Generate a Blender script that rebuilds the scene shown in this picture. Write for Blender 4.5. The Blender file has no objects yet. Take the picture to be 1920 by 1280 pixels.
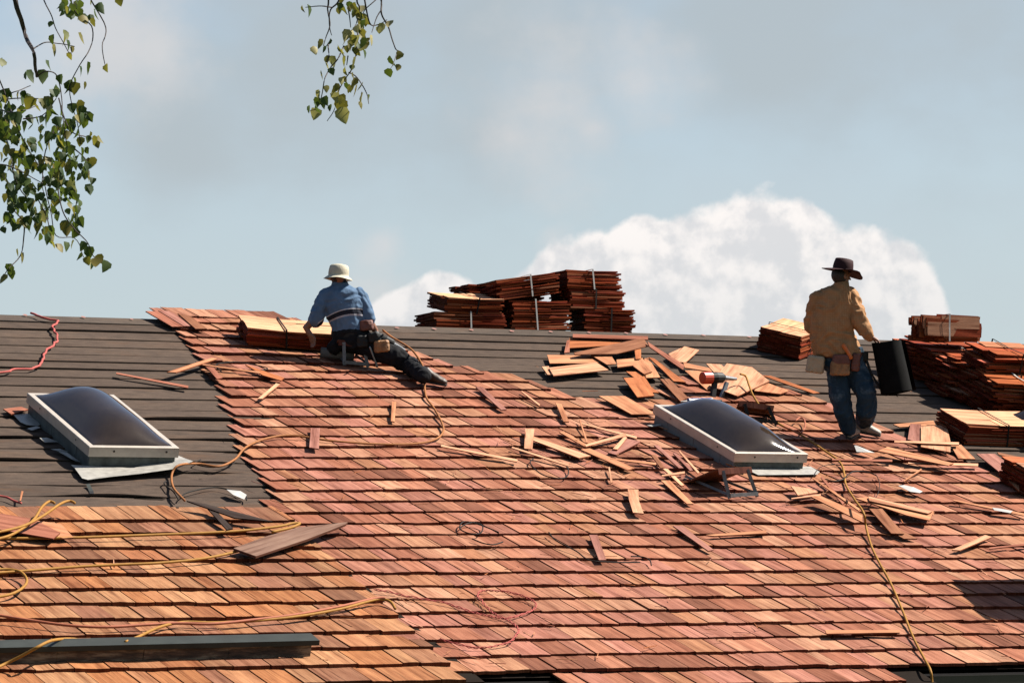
import bpy, bmesh, math, random
import numpy as np
from math import sin, cos, tan, radians as RD, pi, hypot, atan2
from mathutils import Vector as V, Matrix, noise as MN
random.seed(7); rnd = random.random; uni = random.uniform
S = bpy.context.scene
COL = S.collection

# ------------------------------------------------------------------ camera
FPX, CP, ROLL = 6971.0, 5.25, -1.10          # focal length in photo pixels, pitch, roll (deg)
CAMZ = 3.3
CAM = V((0, 0, CAMZ))
fw = V((0, cos(RD(CP)), sin(RD(CP)))); up0 = V((0, -sin(RD(CP)), cos(RD(CP)))); rt0 = V((1, 0, 0))
_c, _s = cos(RD(ROLL)), sin(RD(ROLL))
rt = _c*rt0+_s*up0; up = _c*up0-_s*rt0
cd = bpy.data.cameras.new('camera'); camo = bpy.data.objects.new('camera', cd); COL.objects.link(camo)
cd.sensor_width = 36; cd.lens = FPX/1920*36; cd.clip_start = .5; cd.clip_end = 6000
m = Matrix((rt, up, -fw)).transposed().to_4x4(); m.translation = CAM
camo.matrix_world = m
S.camera = camo
def ray(px, py): return fw+rt*((px-960)/FPX)+up*((640-py)/FPX)
def at(px, py, d): return CAM+ray(px, py)*d      # point seen at a photo pixel, d metres deep

# ------------------------------------------------------------------ light
SUN_AZ, SUN_EL = 77.0, 48.0       # azimuth measured from +Y towards +X
sl = bpy.data.lights.new('sun', 'SUN'); so = bpy.data.objects.new('sun', sl); COL.objects.link(so)
sl.energy = 5.0; sl.angle = RD(.5); sl.color = (1, .93, .83)
SD = V((sin(RD(SUN_AZ))*cos(RD(SUN_EL)), cos(RD(SUN_AZ))*cos(RD(SUN_EL)), sin(RD(SUN_EL))))
so.rotation_euler = SD.to_track_quat('Z', 'Y').to_euler()
S.view_settings.view_transform = 'Standard'; S.view_settings.look = 'None'
S.view_settings.exposure = 1.5; S.view_settings.gamma = 1; S.view_settings.use_curve_mapping = False
S.cycles.max_bounces = 6; S.cycles.diffuse_bounces = 1; S.cycles.glossy_bounces = 3
S.cycles.use_denoising = True
W = bpy.data.worlds.new('World'); S.world = W; W.use_nodes = True
nt = W.node_tree; nt.nodes.clear()
def N(nt, t, **k):
    n = nt.nodes.new(t)
    for a, b in k.items():
        if a.startswith('i_'): n.inputs[a[2:].replace('_', ' ')].default_value = b
        else: setattr(n, a, b)
    return n
def MATH(nt, op, a, b=None, c=None, clamp=False):
    n = nt.nodes.new('ShaderNodeMath'); n.operation = op; n.use_clamp = clamp
    for i, x in enumerate((a, b, c)):
        if x is None: continue
        if isinstance(x, (int, float)): n.inputs[i].default_value = x
        else: nt.links.new(x, n.inputs[i])
    return n.outputs[0]
def MIX(nt, f, a, b, mode='MIX'):
    n = nt.nodes.new('ShaderNodeMix'); n.data_type = 'RGBA'; n.blend_type = mode
    for s, x in ((0, f), (6, a), (7, b)):
        if isinstance(x, (int, float)): n.inputs[s].default_value = x
        elif isinstance(x, (tuple, list)): n.inputs[s].default_value = tuple(x)+((1,) if len(x) == 3 else ())
        else: nt.links.new(x, n.inputs[s])
    return n.outputs[2]
def RAMP(nt, f, stops, interp='LINEAR'):
    n = nt.nodes.new('ShaderNodeValToRGB'); cr = n.color_ramp; cr.interpolation = interp
    while len(cr.elements) < len(stops): cr.elements.new(.5)
    for e, (p, c) in zip(cr.elements, stops):
        e.position = p; e.color = tuple(c)+(1,) if len(c) == 3 else c
    nt.links.new(f, n.inputs[0]); return n.outputs[0]
sky = N(nt, 'ShaderNodeTexSky'); sky.sky_type = 'NISHITA'; sky.sun_disc = False
sky.sun_elevation = RD(SUN_EL); sky.sun_rotation = RD(SUN_AZ)
sky.air_density = 1.0; sky.dust_density = 1.0; sky.ozone_density = 1.0
geo = N(nt, 'ShaderNodeTexCoord'); D = geo.outputs['Generated']
def dirof(px, py): return ray(px, py).normalized()
def cnoise(scale, det, rough, off=(0, 0, 0), sz=1.0):
    mp = N(nt, 'ShaderNodeMapping'); mp.inputs['Location'].default_value = off
    mp.inputs['Scale'].default_value = (1, 1, sz); nt.links.new(D, mp.inputs[0])
    n = N(nt, 'ShaderNodeTexNoise'); n.inputs['Scale'].default_value = scale
    n.inputs['Detail'].default_value = det; n.inputs['Roughness'].default_value = rough
    nt.links.new(mp.outputs[0], n.inputs[0]); return n.outputs[0]
def blobs(lst):            # union of round cloud heads, each (px, py, radius px)
    out = None
    for (px, py, r) in lst:
        d = dirof(px, py)
        vm = N(nt, 'ShaderNodeVectorMath', operation='DISTANCE'); nt.links.new(D, vm.inputs[0]); vm.inputs[1].default_value = d
        f = MATH(nt, 'SUBTRACT', 1.0, MATH(nt, 'DIVIDE', vm.outputs['Value'], r/FPX))
        out = f if out is None else MATH(nt, 'SMOOTH_MAX', out, f, .25)
    return out
def step(x, a, b):
    mr = N(nt, 'ShaderNodeMapRange', interpolation_type='SMOOTHSTEP'); nt.links.new(x, mr.inputs[0])
    mr.inputs[1].default_value = a; mr.inputs[2].default_value = b; return mr.outputs[0]
nA = cnoise(48, 10, .52); nB = cnoise(13, 6, .55, (3, 1, 7), 1.7); nC = cnoise(42, 7, .55, (5, 2, 1)); nM = cnoise(24, 4, .5, (2, 9, 4))
nW = cnoise(6, 5, .55, (1, 8, 2), 2.4)
def cen(x, k): return MATH(nt, 'MULTIPLY', MATH(nt, 'SUBTRACT', x, .5), k)
# cumulus behind the standing roofer and a smaller one behind the ridge
cum = blobs([(1430, 462, 122), (1375, 470, 118), (1478, 462, 112), (1325, 495, 100), (1500, 480, 110), (1590, 530, 120), (1660, 570, 120), (1210, 490, 105), (1270, 485, 90), (1120, 510, 95), (1060, 520, 70), (1180, 470, 60), (1700, 600, 90),
             (1450, 620, 230), (1250, 610, 170), (1020, 560, 70), (820, 600, 90), (765, 620, 80)])
cumf = MATH(nt, 'ADD', MATH(nt, 'ADD', cum, cen(nA, 1.0)), cen(nM, .5))
cm = step(cumf, .0, .17)
wisp = blobs([(722, 462, 75), (1060, 470, 60)])
wf = step(MATH(nt, 'ADD', wisp, cen(nA, 2.2)), .1, 1.1)
soft = blobs([(180, 60, 230), (60, 190, 200), (1040, 215, 190), (1190, 165, 130), (960, 260, 120), (1110, 240, 90), (300, 100, 120), (700, 560, 150)])
sf = step(MATH(nt, 'ADD', MATH(nt, 'ADD', soft, cen(nB, 3.2)), cen(nC, 1.8)), -.1, 1.5)
grey = blobs([(640, 120, 420), (900, 60, 420), (330, 260, 240), (1450, 20, 380), (1800, -140, 520), (900, 250, 260)])
gf = step(MATH(nt, 'ADD', MATH(nt, 'ADD', grey, cen(nB, 1.8)), cen(nM, .8)), -.1, 1.0)
wide = step(nW, .50, .70)
sep = N(nt, 'ShaderNodeSeparateXYZ'); nt.links.new(D, sep.inputs[0])
hz = step(sep.outputs[2], .30, .06)                # haze thins out towards the zenith
base = MIX(nt, MATH(nt, 'MULTIPLY', hz, .80), sky.outputs[0], (3.978, 4.526, 4.672))
base = MIX(nt, MATH(nt, 'MULTIPLY', wide, .25), base, (3.796, 4.088, 4.453))
base = MIX(nt, MATH(nt, 'MULTIPLY', gf, .8), base, (3.248, 3.650, 3.869))
base = MIX(nt, MATH(nt, 'MULTIPLY', sf, .75), base, (5.037, 4.928, 4.928))
_o = SD*.0035
nL = cnoise(42, 7, .55, (5+_o.x, 2+_o.y, 1+_o.z)); rel = MATH(nt, 'MULTIPLY', MATH(nt, 'SUBTRACT', nC, nL), 7.0)
sh = step(MATH(nt, 'ADD', MATH(nt, 'ADD', cum, cen(nC, 2.2)), rel), -.2, 1.1)
cumcol = MIX(nt, sh, (7.154, 6.789, 6.570), (5.256, 5.256, 5.365))
low = step(sep.outputs[2], dirof(960, 400).z, dirof(960, 640).z)
cumcol = MIX(nt, MATH(nt, 'MULTIPLY', low, .35), cumcol, (4.380, 4.672, 4.891))
fin = MIX(nt, MATH(nt, 'MULTIPLY', wf, .5), base, (5.256, 5.037, 5.037))
fin = MIX(nt, MATH(nt, 'MULTIPLY', cm, .96), fin, cumcol)
bg = N(nt, 'ShaderNodeBackground'); bg.inputs[1].default_value = .050
nt.links.new(fin, bg.inputs[0]); wo = N(nt, 'ShaderNodeOutputWorld'); nt.links.new(bg.outputs[0], wo.inputs[0])

# ------------------------------------------------------------------ roof frame
RAZ, PITCH, DR = 63.15, 20.3, 41.0       # ridge azimuth, roof pitch, depth of the ridge in mid picture
r = V((sin(RD(RAZ)), cos(RD(RAZ)), 0)); hd = V((cos(RD(RAZ)), -sin(RD(RAZ)), 0))
dn = hd*cos(RD(PITCH)); dn.z = -sin(RD(PITCH))      # down the slope
n = hd*sin(RD(PITCH)); n.z = cos(RD(PITCH))         # out of the slope
O = at(960, 618, DR)
def roof(u, v, w=0): return O+r*u+dn*v+n*w
def uv(px, py, w=0):
    d = ray(px, py); t = ((O+n*w-CAM).dot(n))/d.dot(n); P = CAM+d*t-O
    return P.dot(r), P.dot(dn)
def rp(px, py, w=0): return roof(*uv(px, py, w), w)
def pix(P):
    q = P-CAM; z = q.dot(fw); return 960+FPX*q.dot(rt)/z, 640-FPX*q.dot(up)/z
def vat(px, v):           # u where a given v shows at picture column px
    lo, hi = -40., 40.
    for _ in range(40):
        mid = (lo+hi)/2
        if pix(roof(mid, v))[0] < px: lo = mid
        else: hi = mid
    return lo
RM = Matrix((r, -dn, n)).transposed().to_4x4()        # local x along the ridge, y up the slope, z out

Zup = V((0, 0, 1))
# ------------------------------------------------------------------ helpers
def tag(o, label=None, cat=None, group=None, kind=None):
    if label: o['label'] = label
    if cat: o['category'] = cat
    if group: o['group'] = group
    if kind: o['kind'] = kind
    return o
MW = {}
def empty(name, loc=(0, 0, 0), mat=None, parent=None):
    o = bpy.data.objects.new(name, None); COL.objects.link(o); o.empty_display_size = .1
    M_ = mat if mat is not None else Matrix.Translation(loc)
    if parent is not None: o.parent = parent; o.matrix_basis = MW[parent.name].inverted()@M_
    else: o.matrix_basis = M_
    MW[o.name] = M_
    return o
def link(name, me, mat=None, parent=None, smooth=False):
    o = bpy.data.objects.new(name, me); COL.objects.link(o)
    if mat and not me.materials: me.materials.append(mat)
    MW[o.name] = Matrix.Identity(4)
    if parent is not None:
        o.parent = parent; MW[o.name] = MW[parent.name]
    if smooth: me.shade_smooth()
    return o
class MB:                   # collects world-space or local-space polygons into ONE mesh
    def __init__(s): s.v = []; s.f = []; s.uv = []; s.c = []
    def poly(s, pts, uvs=None, col=(1, 1, 1)):
        i = len(s.v); s.v += [tuple(p) for p in pts]; s.f.append(tuple(range(i, i+len(pts))))
        s.uv += list(uvs) if uvs else [(0, 0)]*len(pts); s.c += [tuple(col)+(1,)]*len(pts)
    def box(s, M, x0, x1, y0, y1, z0, z1, col=(1, 1, 1)):
        c = [M@V((x, y, z)) for x in (x0, x1) for y in (y0, y1) for z in (z0, z1)]
        a, b = x1-x0, y1-y0
        for q in ((0, 1, 3, 2), (4, 6, 7, 5), (0, 4, 5, 1), (2, 3, 7, 6), (0, 2, 6, 4), (1, 5, 7, 3)):
            s.poly([c[k] for k in q], [((k >> 2)*a+rnd()*0, ((k >> 1) & 1)*b+(k & 1)*.05) for k in q], col)
    def grid(s, rows, uvs=None, col=(1, 1, 1)):
        for i in range(len(rows)-1):
            for j in range(len(rows[0])-1):
                ids = ((i, j), (i, j+1), (i+1, j+1), (i+1, j))
                s.poly([rows[a][b] for a, b in ids], [uvs[a][b] for a, b in ids] if uvs else [(a, b) for a, b in ids], col)
    def mesh(s, name='mesh', weld=0.0, inv=None):
        me = bpy.data.meshes.new(name)
        vs = s.v if inv is None else [tuple(inv@V(p)) for p in s.v]
        me.from_pydata(vs, [], s.f)
        ul = me.uv_layers.new(name='UVMap'); ul.data.foreach_set('uv', np.array(s.uv, dtype=np.float32).ravel())
        ca = me.color_attributes.new('tint', 'FLOAT_COLOR', 'CORNER'); ca.data.foreach_set('color', np.array(s.c, dtype=np.float32).ravel())
        if weld:
            bm = bmesh.new(); bm.from_mesh(me); bmesh.ops.remove_doubles(bm, verts=bm.verts, dist=weld)
            bmesh.ops.recalc_face_normals(bm, faces=bm.faces); bm.to_mesh(me); bm.free()
        me.update(); return me
    def build(s, name, mat, parent=None, weld=0.0, smooth=False):
        inv = MW[parent.name].inverted() if parent is not None else None
        o = link(name, s.mesh(name, weld, inv), mat, parent, smooth); return o
def tube_mb(mb, pts, rad, seg=6, closed=False, col=(1, 1, 1), cap=True):
    rings = []; nP = len(pts); L = 0
    ref = V((.3, .2, 1)).normalized()
    for i, p in enumerate(pts):
        a = pts[max(0, i-1)]; b = pts[min(nP-1, i+1)]; t = (b-a).normalized() if (b-a).length > 1e-9 else V((0, 0, 1))
        x = t.cross(ref); x = x.normalized() if x.length > 1e-3 else t.orthogonal().normalized(); y = t.cross(x)
        R_ = rad[i] if isinstance(rad, (list, tuple)) else rad
        if i: L += (p-pts[i-1]).length
        rings.append([p+x*(cos(2*pi*k/seg)*R_)+y*(sin(2*pi*k/seg)*R_) for k in range(seg+1)])
    mb.grid(rings, [[(k/seg*.1, i*.05) for k in range(seg+1)] for i in range(nP)], col)
    if cap:
        mb.poly(rings[0][:seg][::-1], None, col); mb.poly(rings[-1][:seg], None, col)
def catmull(P, sub=6):
    out = []; Q = [P[0]]+list(P)+[P[-1]]
    for i in range(1, len(Q)-2):
        p0, p1, p2, p3 = Q[i-1:i+3]
        for k in range(sub):
            t = k/sub
            out.append(.5*((2*p1)+(p2-p0)*t+(2*p0-5*p1+4*p2-p3)*t*t+(3*p1-p0-3*p2+p3)*t**3))
    out.append(P[-1]); return out

# ------------------------------------------------------------------ materials
def newmat(name):
    m = bpy.data.materials.new(name); m.use_nodes = True; t = m.node_tree; t.nodes.clear()
    b = t.nodes.new('ShaderNodeBsdfPrincipled'); o = t.nodes.new('ShaderNodeOutputMaterial'); t.links.new(b.outputs[0], o.inputs[0])
    return m, t, b
def noise_tex(t, vec, scale, det=3, rough=.55, dim='3D'):
    x = t.nodes.new('ShaderNodeTexNoise'); x.inputs['Scale'].default_value = scale; x.inputs['Detail'].default_value = det
    x.inputs['Roughness'].default_value = rough
    if vec is not None: t.links.new(vec, x.inputs[0])
    return x.outputs[0]
def mapping(t, vec, scale, loc=(0, 0, 0)):
    x = t.nodes.new('ShaderNodeMapping'); x.inputs['Scale'].default_value = scale; x.inputs['Location'].default_value = loc
    t.links.new(vec, x.inputs[0]); return x.outputs[0]
def bump(t, b, h, dist, st=1.0):
    x = t.nodes.new('ShaderNodeBump'); x.inputs['Distance'].default_value = dist; x.inputs['Strength'].default_value = st
    t.links.new(h, x.inputs['Height']); t.links.new(x.outputs[0], b.inputs['Normal'])
def wood(name, grain=.5, rough=.7):
    m, t, b = newmat(name)
    tc = t.nodes.new('ShaderNodeTexCoord').outputs['UV']; at_ = t.nodes.new('ShaderNodeAttribute'); at_.attribute_name = 'tint'
    g1 = noise_tex(t, mapping(t, tc, (75, 2.2, 1)), 1.0, 4, .6)       # fine lines along the grain
    g2 = noise_tex(t, mapping(t, tc, (16, 1.0, 1), (3, 5, 0)), 1.0, 3, .5)  # broad streaks
    g3 = noise_tex(t, mapping(t, tc, (7, 4, 1), (9, 2, 0)), 1.0, 4, .6)
    f1 = RAMP(t, g1, [(.28, (1-grain*.9,)*3), (.5, (1, 1, 1)), (.75, (1+grain*.12,)*3)])
    f2 = RAMP(t, g2, [(.28, (.45, .36, .32)), (.42, (.86, .82, .80)), (.52, (1, 1, 1)), (.68, (1.22, 1.28, 1.26))])
    f3 = RAMP(t, g3, [(.3, (.86, .82, .80)), (.6, (1.04, 1.04, 1.04))])
    g4 = noise_tex(t, mapping(t, tc, (34, .9, 1), (7, 8, 0)), 1.0, 2, .4); f4 = RAMP(t, g4, [(.27, (.30, .22, .20)), (.31, (1, 1, 1))])
    c = MIX(t, 1, at_.outputs['Color'], f1, 'MULTIPLY'); c = MIX(t, 1, c, f4, 'MULTIPLY'); c = MIX(t, .9, c, f2, 'MULTIPLY'); c = MIX(t, 1, c, f3, 'MULTIPLY')
    c = MIX(t, 1, c, (.420, .378, .385), 'MULTIPLY')
    t.links.new(c, b.inputs['Base Color']); b.inputs['Roughness'].default_value = rough
    b.inputs['Specular IOR Level'].default_value = .04
    bump(t, b, g1, .004, .8); return m
def plain(name, col, rough=.6, metal=0, spec=.4, nz=.18, nscale=6, bmp=.0, bscale=60, coord='Object'):
    m, t, b = newmat(name); tc = t.nodes.new('ShaderNodeTexCoord').outputs[coord]
    g = noise_tex(t, tc, nscale, 4, .6)
    f = RAMP(t, g, [(.3, (1-nz,)*3), (.7, (1+nz,)*3)])
    c = MIX(t, 1, tuple(x*.60 for x in col), f, 'MULTIPLY'); t.links.new(c, b.inputs['Base Color'])
    b.inputs['Roughness'].default_value = rough; b.inputs['Metallic'].default_value = metal; b.inputs['Specular IOR Level'].default_value = spec
    if bmp: bump(t, b, noise_tex(t, tc, bscale, 3, .6), bmp)
    return m
M_sh = wood('cedar_shingle', .55); M_loose = wood('cedar_loose', .35); M_bun = wood('cedar_bundle', .5)
# roofing felt: brown-grey, dusty, stained with rust near the skylight
M_felt, t, b = newmat('roofing_felt'); tc = t.nodes.new('ShaderNodeTexCoord').outputs['UV']
at_ = t.nodes.new('ShaderNodeAttribute'); at_.attribute_name = 'tint'
a1 = noise_tex(t, mapping(t, tc, (.55, 1.6, 1)), 1.0, 5, .6); a2 = noise_tex(t, mapping(t, tc, (6, 14, 1)), 1, 5, .7); a3 = noise_tex(t, mapping(t, tc, (90, 140, 1)), 1, 2, .6)
c = RAMP(t, a1, [(.3, (.80, .80, .82)), (.55, (1, 1, 1)), (.75, (1.20, 1.08, .98))])
c = MIX(t, 1, at_.outputs['Color'], c, 'MULTIPLY')
c = MIX(t, 1, c, RAMP(t, a2, [(.3, (.72, .72, .73)), (.7, (1.25, 1.20, 1.14))]), 'MULTIPLY')
c = MIX(t, 1, c, RAMP(t, a3, [(.3, (.80, .80, .80)), (.7, (1.18, 1.18, 1.18))]), 'MULTIPLY')
st = RAMP(t, noise_tex(t, mapping(t, tc, (1.1, 4, 1), (4, 4, 0)), 1, 5, .65), [(.58, (0, 0, 0)), (.74, (1, 1, 1))])
c = MIX(t, MATH(t, 'MULTIPLY', st, .45), c, (.085, .043, .022))
t.links.new(c, b.inputs['Base Color']); b.inputs['Roughness'].default_value = .95; b.inputs['Specular IOR Level'].default_value = .03
bump(t, b, a3, .003, .6)
M_deck = plain('roof_deck', (.02, .015, .012), .95, 0, .03)
M_frame = plain('aluminium_frame', (.60, .53, .45), .38, .2, .5, .12, 9)
M_curb = plain('curb_metal', (.10, .115, .11), .6, .2, .4, .45, 9)
M_curb2 = plain('curb_metal_pale', (.22, .225, .225), .6, .2, .4, .12, 9)
M_flash = plain('flashing_metal', (.42, .40, .36), .5, .2, .5, .22, 14)
M_dome, t, b = newmat('bronze_acrylic'); tc = t.nodes.new('ShaderNodeTexCoord').outputs['Object']
dz = noise_tex(t, tc, 5, 5, .65)
t.links.new(MIX(t, dz, (.010, .0065, .0045), (.030, .021, .015)), b.inputs['Base Color'])
t.links.new(RAMP(t, noise_tex(t, tc, 9, 5, .7), [(.3, (.03,)*3), (.8, (.13,)*3)]), b.inputs['Roughness'])
b.inputs['Specular IOR Level'].default_value = .42; b.inputs['Coat Weight'].default_value = .0; b.inputs['Coat Roughness'].default_value = .03
M_screw = plain('dark_screw', (.04, .02, .015), .7)
M_black = plain('black_plastic', (.008, .008, .008), .6, 0, .25, .1)
M_steel = plain('grey_steel', (.28, .29, .30), .38, .7, .5, .15, 30)
M_bsteel = plain('worn_steel', (.16, .165, .17), .5, .4, .4, .2, 30)
M_white = plain('white_strap', (.48, .46, .43), .5)
M_paper = plain('white_paper', (.44, .43, .41), .7, nz=.06)
M_pink = plain('pink_paint', (.30, .13, .105), .8, nz=.3, nscale=40)
M_capmetal = plain('cap_metal', (.030, .035, .030), .6, .1, .25, .25)
M_oldwood, t, b = newmat('weathered_timber'); tc = t.nodes.new('ShaderNodeTexCoord').outputs['Object']
g = noise_tex(t, mapping(t, tc, (3, 3, 16)), 1, 6, .7)
t.links.new(RAMP(t, g, [(.35, (.012, .008, .006)), (.5, (.055, .034, .022)), (.64, (.17, .13, .09))]), b.inputs['Base Color']); b.inputs['Roughness'].default_value = .9
bump(t, b, g, .01)
M_wall = plain('house_wall', (.42, .38, .32), .8, nz=.08); M_gut = plain('gutter_paint', (.045, .035, .03), .35, .2, .5)
def hosemat(name, c): return plain(name, c, .65, 0, .12, .15, 20)
M_horange = hosemat('orange_hose', (.34, .135, .045)); M_hyellow = hosemat('yellow_hose', (.36, .175, .032))
M_hred = hosemat('red_cord', (.46, .10, .085)); M_hcoral = hosemat('coral_hose', (.40, .13, .07)); M_hblack = hosemat('black_strap', (.015, .012, .01))

# ------------------------------------------------------------------ the house
house = empty('house', roof(0, 0, 0))
tag(house, 'long house roof half reshingled in new cedar over dark felt strips', 'house')
U0 = min(uv(-60, 600)[0], uv(-60, 1290)[0])-1.2; U1 = uv(1990, 1290)[0]
U1 = max(U1, uv(1990, 640)[0])+1.5
# rows: pixel heights of every butt line at three picture columns
Y340 = {0: 612.5, 1: 625.8, 2: 639.6, 3: 654.5, 4: 668.6, 5: 685.5, 6: 701, 7: 717.8, 8: 734.7, 9: 751.5, 10: 771, 11: 789.5, 12: 809, 13: 828, 14: 848.6, 15: 870, 16: 890.7, 17: 911.8, 18: 931.5}
Y960 = [631.1, 645.2, 659, 671.7, 685, 697.7, 710.5, 723.5, 738.7, 754, 772.1, 789.9, 808, 826.6, 845.7, 865.6, 886, 906, 927, 947.4, 968.7, 989.7, 1011.2, 1035.1, 1058.2, 1083.4, 1108.1, 1132.6, 1157.8, 1183.1, 1210.4, 1240.2, 1268.5, 1299, 1330]
Y1760 = dict(zip(range(15, 33), [873.8, 894.1, 913.1, 931.5, 951.1, 969.8, 990.5, 1011.5, 1032.8, 1056.7, 1078, 1102, 1125, 1149, 1174.8, 1199.3, 1225.6, 1255]))
X0 = [604.5, 618.1, 633.4, 649.3, 664.6, 679.6, 694, 712, 730, 746, 767, 784.5, 803.8, 822.6, 843.4, 866, 886, 910.7, 932.3, 957]
ua, ub, uc = [], [], []
V960 = [uv(960, y)[1] for y in Y960]; NR = len(Y960)
d340 = {i: uv(340, y)[1]-V960[i] for i, y in Y340.items()}
d1760 = {i: uv(1760, y)[1]-V960[i] for i, y in Y1760.items()}
def clampd(d, i, lo, hi): return d[min(max(i, lo), hi)]
UA = [uv(340, Y340[min(i, 18)])[0] for i in range(NR)]
UB = [uv(960, y)[0] for y in Y960]
UC = [uv(1760, Y1760[min(max(i, 15), 32)])[0] for i in range(NR)]
def rowv(i, u):
    a = clampd(d340, i, 0, 18)*(1 if i <= 18 else max(0, 1-(i-18)/6)); c_ = clampd(d1760, i, 15, 32)
    if i < 15: c_ *= max(0, 1-(15-i)/8)
    ua, ub, uc = UA[i], UB[i], UC[i]
    if u < ub: f = min(1.3, (ub-u)/(ub-ua)); return V960[i]+a*f
    f = min(1.3, (u-ub)/(uc-ub)); return V960[i]+c_*f
VE = V960[32]+.02
# deck, far slope, walls
mb = MB(); VB = VE
def rquad(u0, u1, v0, v1, w=0): return [roof(u0, v0, w), roof(u1, v0, w), roof(u1, v1, w), roof(u0, v1, w)]
mb.poly(rquad(U0-.3, U1+.3, 0, VE)); mb.poly(rquad(U0-.3, U1+.3, 0, VE, -.15)[::-1])
e0, e1 = vat(1073, VE), vat(1722, VE)
mb.poly(rquad(e0, e1, VE, VE+1.6, -.004)); mb.poly(rquad(e0, e1, VE, VE+1.6, -.12)[::-1])
bk = -hd*cos(RD(PITCH)); bk.z = -sin(RD(PITCH)); bn = -hd*sin(RD(PITCH)); bn.z = cos(RD(PITCH))
mb.poly([O+r*U0-r*.3, O+r*U0-r*.3+bk*8, O+r*U1+r*.3+bk*8, O+r*U1+r*.3])
mb.build('roof_deck', M_deck, house)
GZ = 0.0
for side, nm in ((0, 'wall'), (1, 'wall')):
    mb = MB(); vv = VE-.45 if side == 0 else None
    P0 = roof(U0+.3, VE-.45, -.16) if side == 0 else O+r*(U0+.3)+bk*7.6-V((0, 0, .15)); P1 = P0+r*(U1-U0-.6)
    P0g, P1g = V((P0.x, P0.y, GZ-.3)), V((P1.x, P1.y, GZ-.3)); t_ = (-hd if side == 0 else hd)*.2
    mb.poly([P0, P1, P1g, P0g]); mb.poly([P0+t_, P0g+t_, P1g+t_, P1+t_]); mb.poly([P0, P0+t_, P1+t_, P1]); mb.build(nm, M_wall, house)
for uu in (U0+.3, U1-.3):
    mb = MB(); A_ = roof(uu, VE-.45, -.16); B_ = O+r*uu-V((0, 0, .12)); C_ = O+r*uu+bk*7.6-V((0, 0, .15))
    mb.poly([A_, B_, C_, V((C_.x, C_.y, GZ-.3)), V((A_.x, A_.y, GZ-.3))]); mb.build('gable_wall', M_wall, house)
# eave boards and gutter
for (ua_, ub_) in ((vat(1722, VE)+.02, U1), (U0, vat(1073, VE)-.02)):
    mb = MB(); mb.box(Matrix.Translation(roof(0, VE+.03, -.02))@Matrix((r, hd, V((0, 0, 1)))).transposed().to_4x4(), ua_, ub_, -.02, 0, -.22, 0)
    mb.build('fascia', M_gut, house)
ug0, ug1 = vat(1727, VE), U1
prof = [(0, 0), (0, -.11), (.02, -.125), (.10, -.125), (.125, -.07), (.13, 0), (.14, .004), (.14, -.004), (.134, -.006), (.126, -.075), (.10, -.120), (.02, -.12), (.005, -.105), (.005, 0)]
mb = MB(); Pg = roof(0, VE+.055, -.03)
rows = [[Pg+r*uu+hd*a+V((0, 0, b_)) for a, b_ in prof] for uu in (ug0, ug1)]
mb.grid(rows)
mb.poly([rows[0][k] for k in range(6)])
mb.build('gutter', M_gut, house)

# felt strips, each a part, with lifted wavy lower edge
Vf = [-.02]+[((uv(0, X0[i])[1]+V960[i])/2 if i < 9 else uv(0, X0[i])[1]) for i in range(20)]
fb = uv(300, 952)[1]
for i in range(20):
    v0 = Vf[i]-.10 if i else -.0; u = U0
    v1 = Vf[i+1]; ph = i*3.7; rows = []; uvs = []; lift0 = uni(.008, .022); 
    NU = 150
    ev = [(.0, 0)]; cols = []
    for k in range(NU+1):
        u = U0+(U1-U0)*k/NU
        nz = MN.noise(V((u*.22, ph, 0))); nz2 = MN.noise(V((u*.9, ph, 5)))
        vv1 = v1+.018*nz
        # right of the photo the two courses are straighter; wrinkled felt near the left skylight
        wr = max(0, 1-abs(u-uv(210, 880)[0])/4.5)*max(0, min(1, (i-8)/3))
        wb = lift0+.014*nz+.004*nz2+wr*max(0, nz2)*.07
        col = []
        for q in range(5):
            f = q/4; v = v0+(vv1-v0)*f
            bul = wr*.025*sin(f*pi)*MN.noise(V((u*1.6, ph+f*2, 9)))
            col.append((u, v, .004+wb*f+bul))
        rows.append(col)
    mb = MB()
    tone = (.060, .0455, .037) if i > 0 else (.066, .054, .046)
    j = uni(.92, 1.08); tone = tuple(x*j for x in tone)
    G = [[roof(*c) for c in col] for col in rows]; UVg = [[(c[0], c[1]) for c in col] for col in rows]
    mb.grid(G, UVg, tone)
    mb.grid([[g[4], g[4]+dn*.002-n*max(.006, col[4][2]-.003)*.45] for g, col in zip(G, rows)], [[(c[4][0], c[4][1]), (c[4][0], c[4][1]+.02)] for c in rows], tuple(x*.9 for x in tone))
    mb.build('felt_strip', M_felt, house)
# pink paint dabs along the ridge felt
for px, py in ((45, 591), (155, 595), (245, 599), (742, 615), (812, 617), (882, 619), (957, 621), (1030, 622), (1102, 624), (1172, 625), (1245, 628), (1316, 629), (1402, 632), (1900, 647)):
    mb = MB(); u, v = uv(px, py, .012); pts = []
    for k in range(9):
        a = 2*pi*k/9; pts.append(roof(u+cos(a)*.026*uni(.6, 1.2), v+.03+sin(a)*.035*uni(.6, 1.2), .026))
    mb.poly(pts); mb.build('paint_mark', M_pink, house)

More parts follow.
